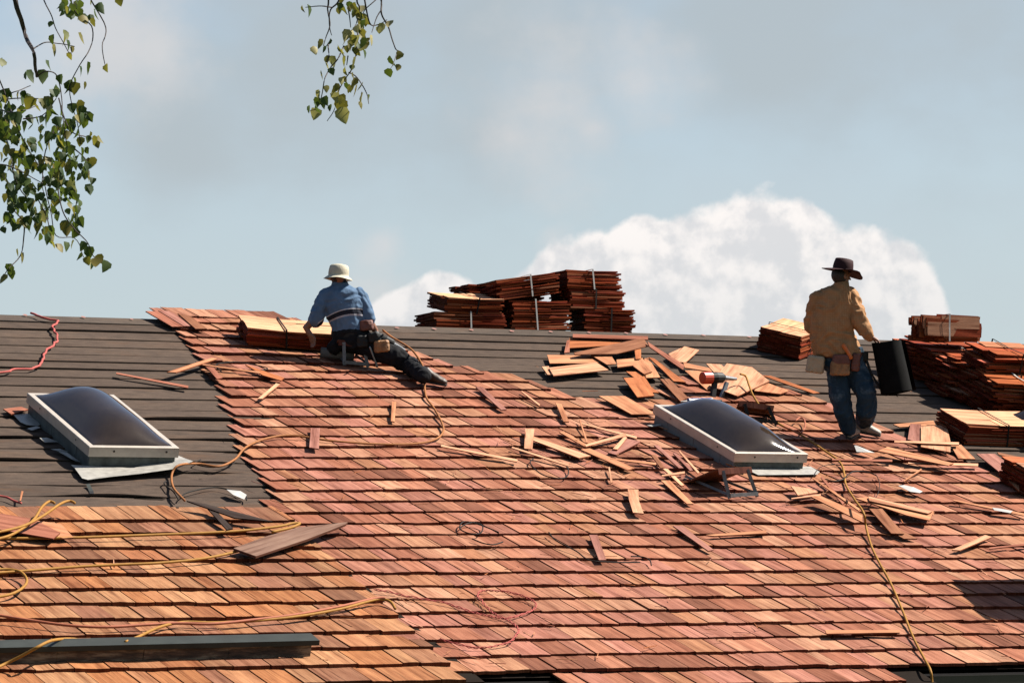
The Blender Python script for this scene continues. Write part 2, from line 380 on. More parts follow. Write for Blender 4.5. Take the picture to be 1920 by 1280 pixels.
# shingles
PINK = [(.56, .265, .160), (.52, .235, .140), (.60, .31, .19), (.48, .21, .125), (.55, .28, .15), (.40, .175, .105), (.64, .36, .22), (.50, .235, .16), (.31, .14, .085), (.52, .25, .165), (.57, .27, .19), (.60, .33, .19)]
TAN = [(.56, .285, .14), (.52, .25, .115), (.60, .33, .165), (.48, .215, .10), (.42, .21, .125), (.64, .36, .18), (.42, .22, .12), (.56, .26, .11), (.34, .175, .10), (.52, .29, .15)]
def shingle_mb(mb, u0, u1, v, length, wb, th, col, fv, wsl, k=3):
    """one sawn shingle: butt at v, running up the slope; fv(u) is the row line"""
    ou, ov = uni(0, 50), uni(0, 50)
    tv = uni(-.010, .010); tw = uni(-.004, .004); sk = uni(-.006, .006)
    T = []; 
    for a in range(k+1):
        f = a/k; u = u0+(u1-u0)*f
        vb = fv(u)+tv+sk*(f-.5)*2+uni(-.006, .006); wt = wb+tw+uni(-.003, .003)+sk*(f-.5)
        vt = vb-length
        T.append(((u, vb, wt), (u+uni(-.001, .001), vt, wt-wsl*length), (u, vb+.001, wt-th), (u, vt, wt-wsl*length-.006)))
    P = [[roof(*q) for q in row] for row in T]
    for a in range(k):
        x0, x1 = ou+(u1-u0)*a/k, ou+(u1-u0)*(a+1)/k
        mb.poly([P[a][1], P[a+1][1], P[a+1][0], P[a][0]][::-1], [(x0, ov+length), (x1, ov+length), (x1, ov), (x0, ov)][::-1], col)
        mb.poly([P[a][0], P[a+1][0], P[a+1][2], P[a][2]][::-1], [(x0, ov), (x1, ov), (x1, ov-.02), (x0, ov-.02)][::-1], (col[0]*.42, col[1]*.27, col[2]*.24))  # butt face: darker end grain, plus its shade tinted into the colour
    sc = (col[0]*.55, col[1]*.42, col[2]*.38)  # side faces darkened: shade in the joints is put into the colour
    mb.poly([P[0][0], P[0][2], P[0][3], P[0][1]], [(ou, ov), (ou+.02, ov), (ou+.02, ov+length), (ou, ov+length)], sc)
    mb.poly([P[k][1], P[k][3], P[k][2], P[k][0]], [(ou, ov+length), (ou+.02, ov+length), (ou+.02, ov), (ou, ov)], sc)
def interp(tab, y):
    if y <= tab[0][0]: return tab[0][1]
    for (a, b_), (c, d) in zip(tab, tab[1:]):
        if y <= c: return b_+(d-b_)*(y-a)/(c-a)
    return tab[-1][1]
LEFTB = [(612, 322), (626, 337), (640, 347), (655, 361), (668, 372), (685, 385), (713, 397), (732, 417), (748, 432), (768, 433), (786, 438), (806, 457), (826, 458), (844, 465), (865, 472), (887, 485), (908, 505), (930, 517), (954, 533), (975, 520), (1000, 535), (1069, 590), (1095, 615), (1150, 670), (1206, 730), (1234, 760), (1300, 810)]
RIGHTB = [(600, 548), (614, 560), (629, 625), (645, 655), (660, 745), (676, 798), (691, 837), (704, 875), (725, 997), (743, 1040), (758, 1085), (770, 1240)]
RIGHT2 = [(735, 1440), (750, 1505), (767, 1557), (783, 1600), (802, 1640), (819, 1678), (838, 1717), (856, 1763), (874, 1807), (895, 1857), (913, 1902), (930, 2100)]
shs = []      # (area, MB)
def lay_row(fv, vref, x0px, x1px, TINTS, wb, length, th, wsl, wmin=.12, wmax=.30, wc=None):
    ua_, ub_ = x0px, x1px; u = ua_
    while u < ub_-.03:
        w_ = uni(wmin, wmax)*(1 if rnd() > .12 else 1.25)
        if u+w_ > ub_-.06: w_ = ub_-u
        col = random.choice(TINTS); j = uni(.86, 1.12); col = tuple(x*j for x in col)
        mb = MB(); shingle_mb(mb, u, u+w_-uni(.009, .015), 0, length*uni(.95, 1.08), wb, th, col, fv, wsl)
        cpx = pix(roof(u+w_/2, fv(u), wb)); dd = (roof(u, fv(u))-CAM).length
        vis = -40 < cpx[0] < 1960 and cpx[1] < 1295
        shs.append((w_/dd/dd*(1 if vis else 0.0001), mb)); u += w_
def edgeu(tab, i):      # solve for the u where the row line meets a picture boundary
    x = interp(tab, Y960[i])
    for _ in range(6):
        u = vat(x, rowv(i, UB[i])); y = pix(roof(u, rowv(i, u)))[1]; x = interp(tab, y)
    return vat(x, rowv(i, u))
for i in range(-1, NR):
    ii = max(i, 0)
    if i == -1: fv = lambda u: rowv(0, u)-.235
    else: fv = (lambda k: (lambda u: rowv(k, u)+.012*MN.noise(V((u*.8, k*3.1, 0)))+.006*MN.noise(V((u*3, k*3.1, 4)))))(i)
    nxt = rowv(min(ii+1, NR-1), 0)-rowv(min(ii, NR-2), 0); e_ = max(.26, nxt if i < NR-1 else .36)
    length = e_*1.38; th = .027; wsl = .024/e_
    wb = .060
    yl = 598 if i < 0 else Y960[i]
    if i < 33:
        uL = vat(308, fv(0)) if i < 0 else edgeu(LEFTB, i)
        # left span's right end
        if i <= 9:
            uR = vat(546, fv(0)) if i < 0 else edgeu(RIGHTB, i)
            if i >= 0: uR = max(uR, uL+.3)
            lay_row(fv, 0, uL, uR, PINK, wb, length, th, wsl)
            if i >= 7:
                lay_row(fv, 0, vat(1268 if i > 7 else 1290, fv(UB[i])), edgeu(RIGHT2, i), PINK, wb, length, th, wsl)
        else:
            uR = min(edgeu(RIGHT2, i), U1-.2)
            lay_row(fv, 0, uL, uR, PINK, wb, length, th, wsl)
    else:
        ye = {33: (1073, 1700), 34: (1095, 1735)}[i]
        lay_row(fv, 0, vat(ye[0], fv(UB[i])), vat(ye[1], fv(UB[i])), PINK, wb-.012, length, th, wsl)
# tan section, laid over the left part with a wider exposure
TY = [973, 997.5, 1023.8, 1047.6, 1073.6, 1101, 1128.3, 1156.5, 1187, 1217, 1250, 1283]
TX = [556, 586, 606, 632, 662, 690, 722, 750, 782, 817, 847, 878]
WT = .085
for k, (y, xr) in enumerate(zip(TY, TX)):
    vb = uv(280, y, WT)[1]; vp = uv(280, TY[k-1] if k else 943, WT)[1]
    fv = (lambda vb, k: (lambda u: vb+.02*MN.noise(V((u*.5, k*5.1, 2)))+.008*MN.noise(V((u*2.5, k*2.1, 4)))))(vb, k)
    uR = None; lo, hi = -20., 20.
    for _ in range(40):
        mid = (lo+hi)/2
        if pix(roof(mid, vb, WT))[0] < xr: lo = mid
        else: hi = mid
    lay_row(fv, 0, U0, lo, TAN, WT, (vb-vp)*(1.35 if k else 1.0), .034, .030/(vb-vp), .13, .33)
    if k == len(TY)-1: VT = vb; UT = lo
vt0 = uv(280, 948, WT)[1]
mb = MB(); mb.box(Matrix.Translation(O)@RM, U0, uv(540, 990)[0], -VT+.05, -vt0-.10, .004, .040); mb.build('battens', M_deck, house)
mb = MB(); q0 = -uv(280, 1190, WT)[1]
mb.box(Matrix.Translation(O)@RM, U0, vat(770, VT), -VT+.03, q0, .002, .050); mb.build('eave_board', M_deck, house)
shs.sort(key=lambda q: -q[0])
for a, mb in shs[:298]:
    c = V((0, 0, 0))
    for p in mb.v: c += V(p)
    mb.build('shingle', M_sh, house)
rest = MB()
for a, mb in shs[298:]:
    k = len(rest.v); rest.v += mb.v; rest.f += [tuple(i+k for i in f) for f in mb.f]; rest.uv += mb.uv; rest.c += mb.c
o = rest.build('shingles', M_sh, house); o['kind'] = 'stuff'

# ------------------------------------------------------------------ ground
M_grass = plain('grass', (.055, .085, .028), .9, nz=.35, nscale=.6)
mb = MB(); G = 40
gz = [[V(((-1+2*i/G)*2500, (-1+2*j/G)*2500, GZ)) for j in range(G+1)] for i in range(G+1)]
mb.grid(gz); o = mb.build('ground', M_grass); tag(o, kind='structure')
# ------------------------------------------------------------------ skylights
def skylight(FL, FR, BL, H, label, curbmat, flash, seams=4, front_drop=15):
    c = [uv(*p, H) for p in (FL, FR, BL)]
    v1 = (c[0][1]+c[1][1])/2; u0 = (c[0][0]+c[2][0])/2; u1 = u0+(c[1][0]-c[0][0]); v0 = c[2][1]
    Mx = Matrix.Translation(roof((u0+u1)/2, (v0+v1)/2, 0))@RM; root = empty('skylight', mat=Mx); tag(root, label, 'skylight', 'domed skylights on the roof')
    a, b_ = (u1-u0)/2, (v1-v0)/2; fh = .092; lip = .05
    # four frame rails, mitred
    def rail(P):      # P: corner pairs (outer0, outer1)
        mb = MB(); (x0, y0), (x1, y1) = P
        def inn(x, y, k): return (x-k*(1 if x > 0 else -1), y-k*(1 if y > 0 else -1))
        prof = [(0, H-fh), (0, H-.004), (.004, H), (lip, H), (lip+.006, H-.012), (lip+.006, H-.05), (.012, H-.05), (.012, H-fh)]
        rr = []
        for (x, y) in ((x0, y0), (x1, y1)):
            rr.append([Mx@V((*inn(x, y, k), z)) for k, z in prof+[prof[0]]])
        mb.grid(rr); return mb
    for P in (((-a, -b_), (a, -b_)), ((a, -b_), (a, b_)), ((a, b_), (-a, b_)), ((-a, b_), (-a, -b_))):
        rail(P).build('frame_rail', M_frame, root)
    # curb boards
    k = .022; t_ = .03
    for (x0, x1, y0, y1) in ((-a+k, a-k, -b_+k, -b_+k+t_), (-a+k, a-k, b_-k-t_, b_-k), (-a+k, -a+k+t_, -b_+k+t_+.001, b_-k-t_-.001), (a-k-t_, a-k, -b_+k+t_+.001, b_-k-t_-.001)):
        mb = MB(); mb.box(Mx, x0, x1, y0, y1, -.01, H-.055); mb.build('curb_board', M_curb if y1 < 0 else curbmat, root)
    for i in range(seams):       # overlapping step flashing pieces up the left side
        y0 = -b_+k+(2*b_-2*k)*i/seams; y1 = y0+(2*b_-2*k)/seams-.004; q = .003+.002*(i % 2)
        mb = MB(); mb.box(Mx, -a+k-q, -a+k-.001, y0, y1, .02, H-.075-.004*(i % 2)); mb.build('step_flashing', curbmat, root)
    # screws
    for (x, y) in ((-a*.45, -b_-.001), (a*.72, -b_-.001), (-a-.001, -b_*.6), (-a-.001, b_*.55)):
        mb = MB(); ax = V((0, -1, 0)) if abs(y) > b_ else V((-1, 0, 0)); c0 = V((x, y, H-.04)); o1 = ax.orthogonal().normalized(); o2 = ax.cross(o1)
        mb.poly([Mx@(c0+ax*.004+(o1*cos(t)+o2*sin(t))*.010) for t in [k2*pi/4 for k2 in range(8)]]); mb.poly([Mx@(c0+ax*.004+(o1*cos(t)+o2*sin(t))*.010) for t in [-k2*pi/4 for k2 in range(8)]])
        mb.build('screw', M_screw, root)
    # dome
    mb = MB(); NN = 30; ai, bi = a-lip+.006, b_-lip+.006; rows = []
    for i in range(NN+1):
        row = []
        for j in range(NN+1):
            x, y = -1+2*i/NN, -1+2*j/NN
            x_, y_ = sin(x*pi/2), sin(y*pi/2)
            h = max(0, 1-abs(x_)**2.0)**1.2*max(0, 1-abs(y_)**4.2)
            e = max(abs(x_), abs(y_)); rim = min(1, (1-e)/.035)
            row.append(Mx@V((x_*ai, y_*bi, H-.018+.016*rim+.200*h)))
        rows.append(row)
    mb.grid(rows); mb.build('dome', M_dome, root, weld=1e-4, smooth=True)
    # flashing apron below and tabs
    if flash == 'bent':
        P = [(133, 871, .05), (140, 877, .045), (154, 896, .055), (165, 899, .055), (210, 893, .07), (260, 888, .085), (330, 878, .10), (362, 864, .12), (345, 858, .10), (328, 851, .09), (326, 872, .03), (166, 876, .03)]
        P = [roof(*uv(x, y, w), w) for x, y, w in P]
        cen_ = roof(*uv(250, 878, .05), .055)
        mb = MB()
        for q in range(len(P)):
            mb.poly([cen_, P[q], P[(q+1) % len(P)]]); mb.poly([cen_-n*.003, P[(q+1) % len(P)]-n*.003, P[q]-n*.003])
        mb.build('flashing_sheet', M_flash, root)
        for T in (((24, 777), (36, 775), (62, 775), (82, 788), (72, 797), (50, 797), (38, 790)), ((51, 801), (68, 800), (76, 803), (60, 806)), ((74, 823), (88, 822), (110, 826), (84, 830)), ((95, 840), (112, 841), (128, 845), (112, 846)), ((110, 846), (125, 849), (150, 864), (140, 864))):
            mb = MB(); w = .05; P = [roof(*uv(x, y, w), w+uni(-.01, .012)) for x, y in T]
            mb.poly(P); mb.poly([p-n*.003 for p in P[::-1]]); mb.build('flashing_tab', M_flash, root)
        P = [roof(*uv(x, y, .04), .04) for x, y in ((161, 907), (168, 906), (176, 922), (169, 925))]
        mb = MB(); mb.poly(P); mb.build('hanging_strip', M_capmetal, root)
        P = [roof(*uv(x, y, .045), .045) for x, y in ((167, 920), (175, 920), (176, 925), (168, 925))]
        mb = MB(); mb.poly(P); mb.build('clip', M_black, root)
    elif flash == 'flat':
        P = [roof(*uv(x, y, .075), .075) for x, y in ((1392, 876), (1502, 874), (1520, 874), (1537, 884), (1532, 889), (1422, 890))]
        mb = MB(); mb.poly(P); mb.poly([p-n*.003 for p in P[::-1]]); mb.build('flashing_sheet', M_flash, root)
        P = [roof(*uv(x, y, .085), .085) for x, y in ((1213, 797), (1240, 794), (1240, 797), (1222, 799))]
        mb = MB(); mb.poly(P); mb.poly([p-n*.003 for p in P[::-1]]); mb.build('flashing_tab', M_flash, root)
    return root
skylight((164.9, 836.6), (334.5, 839.5), (53.4, 736.2), .235, 'skylight with bronze dome on the bare felt, bent pale flashing below it', M_curb, 'bent', 5)
skylight((1375.5, 848.5), (1513, 850.5), (1228.5, 758), .235, 'skylight with bronze dome among the new shingles beside the standing roofer', M_curb2, 'flat', 6)
skylight((1925, 806), (2060, 812), (1897, 774), .235, 'corner of a skylight cut off by the right picture edge behind a bundle', M_curb2, None, 3)

# ------------------------------------------------------------------ bundles of shingles
BT = [(.72, .20, .075), (.64, .16, .06), (.80, .28, .12), (.54, .12, .045), (.88, .42, .22), (.68, .18, .08), (.76, .25, .12), (.46, .10, .04), (.62, .14, .06), (.95, .52, .30)]
SLAB = []
def slab_mesh(col, k):
    mb = MB(); o1, o2 = uni(0, 30), uni(0, 30); pts = {}
    ys = [0, .33, .66, 1]; jit = [uni(-.012, .012) for _ in ys]; bow = uni(-.15, .15)
    for a, y in enumerate(ys):
        for x in (0, 1):
            for z in (0, 1):
                th = 1.0 if x == 0 else .22
                pts[a, x, z] = V((x+(jit[a] if x == 0 else 0), y, (th*z)+bow*sin(pi*y)*(1 if x == 0 else .5)))
    for a in range(3):
        U_ = [(o1+ys[a]*.3, o2), (o1+ys[a+1]*.3, o2), (o1+ys[a+1]*.3, o2+.5), (o1+ys[a]*.3, o2+.5)]
        mb.poly([pts[a, 0, 1], pts[a, 1, 1], pts[a+1, 1, 1], pts[a+1, 0, 1]][::-1], [U_[0], U_[3], U_[2], U_[1]][::-1], col)
        mb.poly([pts[a, 0, 0], pts[a+1, 0, 0], pts[a+1, 1, 0], pts[a, 1, 0]][::-1], [U_[0], U_[1], U_[2], U_[3]][::-1], col)
        mb.poly([pts[a, 0, 0], pts[a, 0, 1], pts[a+1, 0, 1], pts[a+1, 0, 0]], [U_[0], U_[0], U_[1], U_[1]], (col[0]*.26, col[1]*.16, col[2]*.13))  # butt ends: the dark of the unlit ends is painted into the colour
        mb.poly([pts[a, 1, 0], pts[a+1, 1, 0], pts[a+1, 1, 1], pts[a, 1, 1]], [U_[0], U_[1], U_[1], U_[0]], col)
    for a, fl in ((0, 0), (3, 1)):
        q = [pts[a, 0, 0], pts[a, 1, 0], pts[a, 1, 1], pts[a, 0, 1]]; w_ = [(o1, o2), (o1, o2+.5), (o1+.02, o2+.5), (o1+.02, o2)]
        if fl: q = q[::-1]; w_ = w_[::-1]
        mb.poly(q, w_, (col[0]*.80, col[1]*.62, col[2]*.55))  # long sides tinted darker and redder, their shade put into the colour
    me = mb.mesh('bundle_shingle'); me.materials.append(M_bun); return me
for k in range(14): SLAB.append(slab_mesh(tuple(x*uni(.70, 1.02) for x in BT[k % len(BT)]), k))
PALE = [slab_mesh(c, 20) for c in ((1.05, .66, .36), (1.0, .58, .33), (1.0, .60, .38), (1.08, .70, .40))]
def bundle(P0, X, Z, L, W_, H, label, group, strap='white', pale=False, messy=1.0, straps=1, wide=2):
    X = X.normalized(); Z = (Z-X*Z.dot(X)).normalized(); Y = Z.cross(X)
    Mx = Matrix((X, Y, Z)).transposed().to_4x4(); Mx.translation = P0
    root = empty('shingle_bundle', mat=Mx); tag(root, label, 'bundle', group)
    pitch = .0205; nl = max(3, int(round(H/pitch))); pitch = H/nl
    for k in range(nl):
        z = k*pitch
        for end in (0, 1):
            cuts = [0]+sorted(uni(.25, .75) if wide == 2 else uni(.2+.3*q, .4+.3*q) for q in range(wide-1))+[1]
            for q in range(wide):
                top = pale and k == nl-1
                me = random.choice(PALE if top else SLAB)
                o = bpy.data.objects.new('shingle', me); COL.objects.link(o); o.parent = root; MW[o.name] = Mx
                ln = L*uni(.60, .72); y0, y1 = cuts[q]*W_, cuts[q+1]*W_
                if top: ln = L*.60
                ins = uni(-.015, .035)*messy; sy = uni(-.012, .02)*messy*(1 if q == 0 else -1)
                th = pitch*uni(.80, 1.02)
                sx = 1 if end == 0 else -1
                A = Matrix.Translation((ins if end == 0 else L-ins, (y0+sy) if end == 0 else (y1-.003+sy), z+uni(-.001, .001)))
                A = A@Matrix.Rotation((0 if end == 0 else pi)+uni(-.022, .022)*messy, 4, 'Z')@Matrix.Rotation(-uni(-.006, .014)*messy*(1), 4, 'Y')@Matrix.Rotation(uni(-.02, .02)*messy, 4, 'X')
                o.matrix_basis = A@Matrix.Diagonal((ln, (y1-y0)-.003, th, 1))
    for s_ in range(straps):
        xs = L*(.48+.06*uni(-1, 1)); mb = MB(); w2 = .009; g = .006+.012*messy
        loop = [(-g, -.004), (-g, H+g*.5), (W_*.5, H+.008), (W_+g, H+g*.5), (W_+g, -.004)]
        lean = uni(-.03, .03)
        ra = [[Mx@V((xs+s2*w2+lean*z/H, y, z)) for (y, z) in loop] for s2 in (-1, 1)]
        rb = [[Mx@V((xs+s2*w2+lean*z/H, y+(.003 if y < W_*.4 else -.003 if y > W_*.6 else 0), z-.003)) for (y, z) in loop] for s2 in (-1, 1)]
        mb.grid(ra); mb.grid(rb[::-1]); mb.build('strap', M_white if strap == 'white' else M_hblack, root)
    return root
def ridge_pt(px, py):      # a point in the vertical plane just behind the ridge line
    d = ray(px, py); Pp = O-hd*.25; t = (Pp-CAM).dot(hd)/d.dot(hd); return CAM+d*t
G1 = 'bundles piled on the ridge'; G2 = 'bundles piled down the slope at the right'
def px2m(px, py, P): return (P-CAM).length/FPX
def rb(xl, xr, yb, yt, label, strap='white', pale=False, tilt=0, yaw=0, messy=1.0, endpx=36, roll=0):
    """ridge bundle from its picture extents: xl..xr incl. the left end face, yb base, yt top"""
    P = ridge_pt(xl+endpx, yb); s = (P-CAM).length/FPX
    X = Matrix.Rotation(RD(yaw), 3, 'Z')@r; X = (X*cos(RD(tilt))+Zup*sin(RD(tilt)))
    Lh = (xr-xl-endpx)*s/max(.3, X.x)
    bundle(P, X, Zup*cos(RD(roll))+hd*sin(RD(roll)), Lh, .50, (yb-yt)*s*.97, label, G1, strap, pale, messy)
rb(757, 949, 616, 582, 'lowest and leftmost bundle of the ridge pile, half hidden under a pale topped one', 'white', endpx=58)
rb(946, 1071, 618, 560, 'bundle in the middle of the ridge pile standing on the ridge felt', 'white', endpx=14, tilt=1.5, messy=1.3)
rb(1071, 1194, 622, 577, 'bottom right bundle of the ridge pile, bound with a black strap', 'black', endpx=25, yaw=-4, messy=1.3)
rb(789, 942, 586, 556, 'bundle with a bright pale top sheet in the ridge pile', 'black', True, endpx=46, roll=13)
rb(1057, 1173, 577, 540, 'bundle sandwiched between two others at the right of the ridge pile', 'black', endpx=12)
rb(882, 1056, 563, 523, 'tilted top bundle of the ridge pile, one end propped higher', 'white', tilt=8.5, endpx=54, messy=1.7)
rb(1045, 1166, 540, 503, 'uppermost right bundle of the ridge pile', 'white', endpx=18)
bundle(ridge_pt(915, 583)-hd*.55, r, Zup, .98, .4, .36, 'shadowed bundle glimpsed in the gap beneath the tilted top one', G1, 'black', False, 1.2)
# bundles lying on the slope
def sb(px, py, L, W_, H, label, strap='black', pale=False, yaw=0, w=.03, group=None, messy=1.0, lean=0, **k):
    X = Matrix.Rotation(RD(yaw), 3, n)@r
    Z = Matrix.Rotation(RD(lean), 3, X)@n
    bundle(rp(px, py, .03)+n*(w-.03), X, Z, L, W_, H, label, group, strap, pale, messy, **k)
sb(459, 653, .98, .52, .185, 'bundle with a sunlit pale top under the seated roofer\'s hand', 'black', True, yaw=-12, w=.07, messy=.9)
sb(1497, 675, .72, .52, .27, 'neat bundle lying askew on the felt just behind the standing roofer', 'black', True, yaw=38, w=.03, messy=.6)
sb(1806, 833, 1.02, .62, .22, 'wide bundle with one broad tan top board, in front of the dark pile', 'black', True, yaw=-3, w=.03, messy=1.1)
sb(1921, 935, .9, .5, .26, 'bundle end cut off by the right picture edge, lowest on the slope', 'black', yaw=0, w=.06)
PL = [((1717, 711), 2, 'row nearest the ridge'), ((1746, 727), 2, 'second row from the ridge'), ((1775, 743), 2, 'third row from the ridge'), ((1803, 757), 2, 'fourth row from the ridge'), ((1833, 771), 3, 'fifth row from the ridge'), ((1864, 787), 2, 'row nearest the eave')]
HN = ['bottom', 'middle', 'top']
for k, ((px, py), cnt, wh) in enumerate(PL):
    for q in range(cnt):
        lay = 'top' if q == cnt-1 else HN[q]
        hh = .212
        sb(px+uni(-9, 6), py+uni(-2, 2), .82*uni(.94, 1.05), .52, hh*.98, '%s bundle in the %s of the right slope pile' % (lay, wh), 'white' if (k, q) in ((5, 1), (2, 1)) else 'black', False, yaw=uni(-8, 7)-2, w=.03+q*hh, group=G2, messy=3.0, lean=uni(-5, 4)-2)
# topmost bundle lies on its side, shingle faces to the camera
def side_bundle():
    P = rp(1717, 711, .03)+n*.435-r*.18-dn*.0; X = Matrix.Rotation(RD(-3), 3, n)@r; Z = Matrix.Rotation(RD(72), 3, X)@n
    bundle(P+V((0, 0, .02)), X, Z, .74, .25, .34, 'tipped bundle topping the slope pile, shingle faces turned outward, white strap', G2, 'white', False, 1.6)
side_bundle()

# ------------------------------------------------------------------ loose shingles, offcuts and sticks
TONE = {'p': (.93, .53, .31), 't': (.76, .385, .20), 'o': (.64, .25, .10), 'r': (.50, .215, .135), 'b': (.40, .19, .10), 'd': (.26, .12, .075), 'm': (.50, .25, .19), 'g': (.33, .22, .16), 'k': (.07, .055, .045)}
GL = 'loose shingles and offcuts lying on the roof'
def slabpoly(name, pts, w, th, tone, label, tilt=None, cat='shingle', group=GL, mat=None):
    """pts: picture outline; w: height of the top face over the roof at every corner"""
    ws = w if isinstance(w, (list, tuple)) else [w]*len(pts)
    T = [roof(*uv(x, y, q), q) for (x, y), q in zip(pts, ws)]
    c = sum(T, V((0, 0, 0)))/len(T)
    # grain runs along the longest edge
    E_ = max(((T[(i+1) % len(T)]-T[i]) for i in range(len(T))), key=lambda e: e.length).normalized(); nn = E_.cross(n).normalized()
    ou, ov = uni(0, 40), uni(0, 40); F = [((p-c).dot(nn)+ou, (p-c).dot(E_)+ov) for p in T]
    A = sum((T[i]-T[0]).cross(T[(i+1) % len(T)]-T[0]).dot(n) for i in range(1, len(T)-1))
    if A < 0: T = T[::-1]; F = F[::-1]
    j = uni(.92, 1.08); col = tuple(x*j for x in TONE[tone]) ; root = None
    mb = MB(); B = [p-n*th for p in T]
    Mx = Matrix.Translation(c); inv = Mx.inverted()
    mb.poly(T, F, col); mb.poly(B[::-1], F[::-1], col)
    ec = (col[0]*.55, col[1]*.40, col[2]*.36)
    for i in range(len(T)):
        k2 = (i+1) % len(T); mb.poly([T[i], B[i], B[k2], T[k2]], [F[i], (F[i][0]+.01, F[i][1]), (F[k2][0]+.01, F[k2][1]), F[k2]], ec)
    me = mb.mesh(name, 0, inv); o = link(name, me, mat or M_loose); o.matrix_basis = Mx; MW[o.name] = Mx
    tag(o, label, cat, group); return o
def stickpoly(a, b_, wpx, w, th, tone, label, cat='wood strip', name='wood_strip', taper=.6):
    dx, dy = b_[0]-a[0], b_[1]-a[1]; L_ = hypot(dx, dy); nx, ny = -dy/L_*wpx/2, dx/L_*wpx/2
    return slabpoly(name, [(a[0]-nx*taper, a[1]-ny*taper), (b_[0]-nx, b_[1]-ny), (b_[0]+nx, b_[1]+ny), (a[0]+nx*taper, a[1]+ny*taper)], w, th, tone, label, cat=cat)
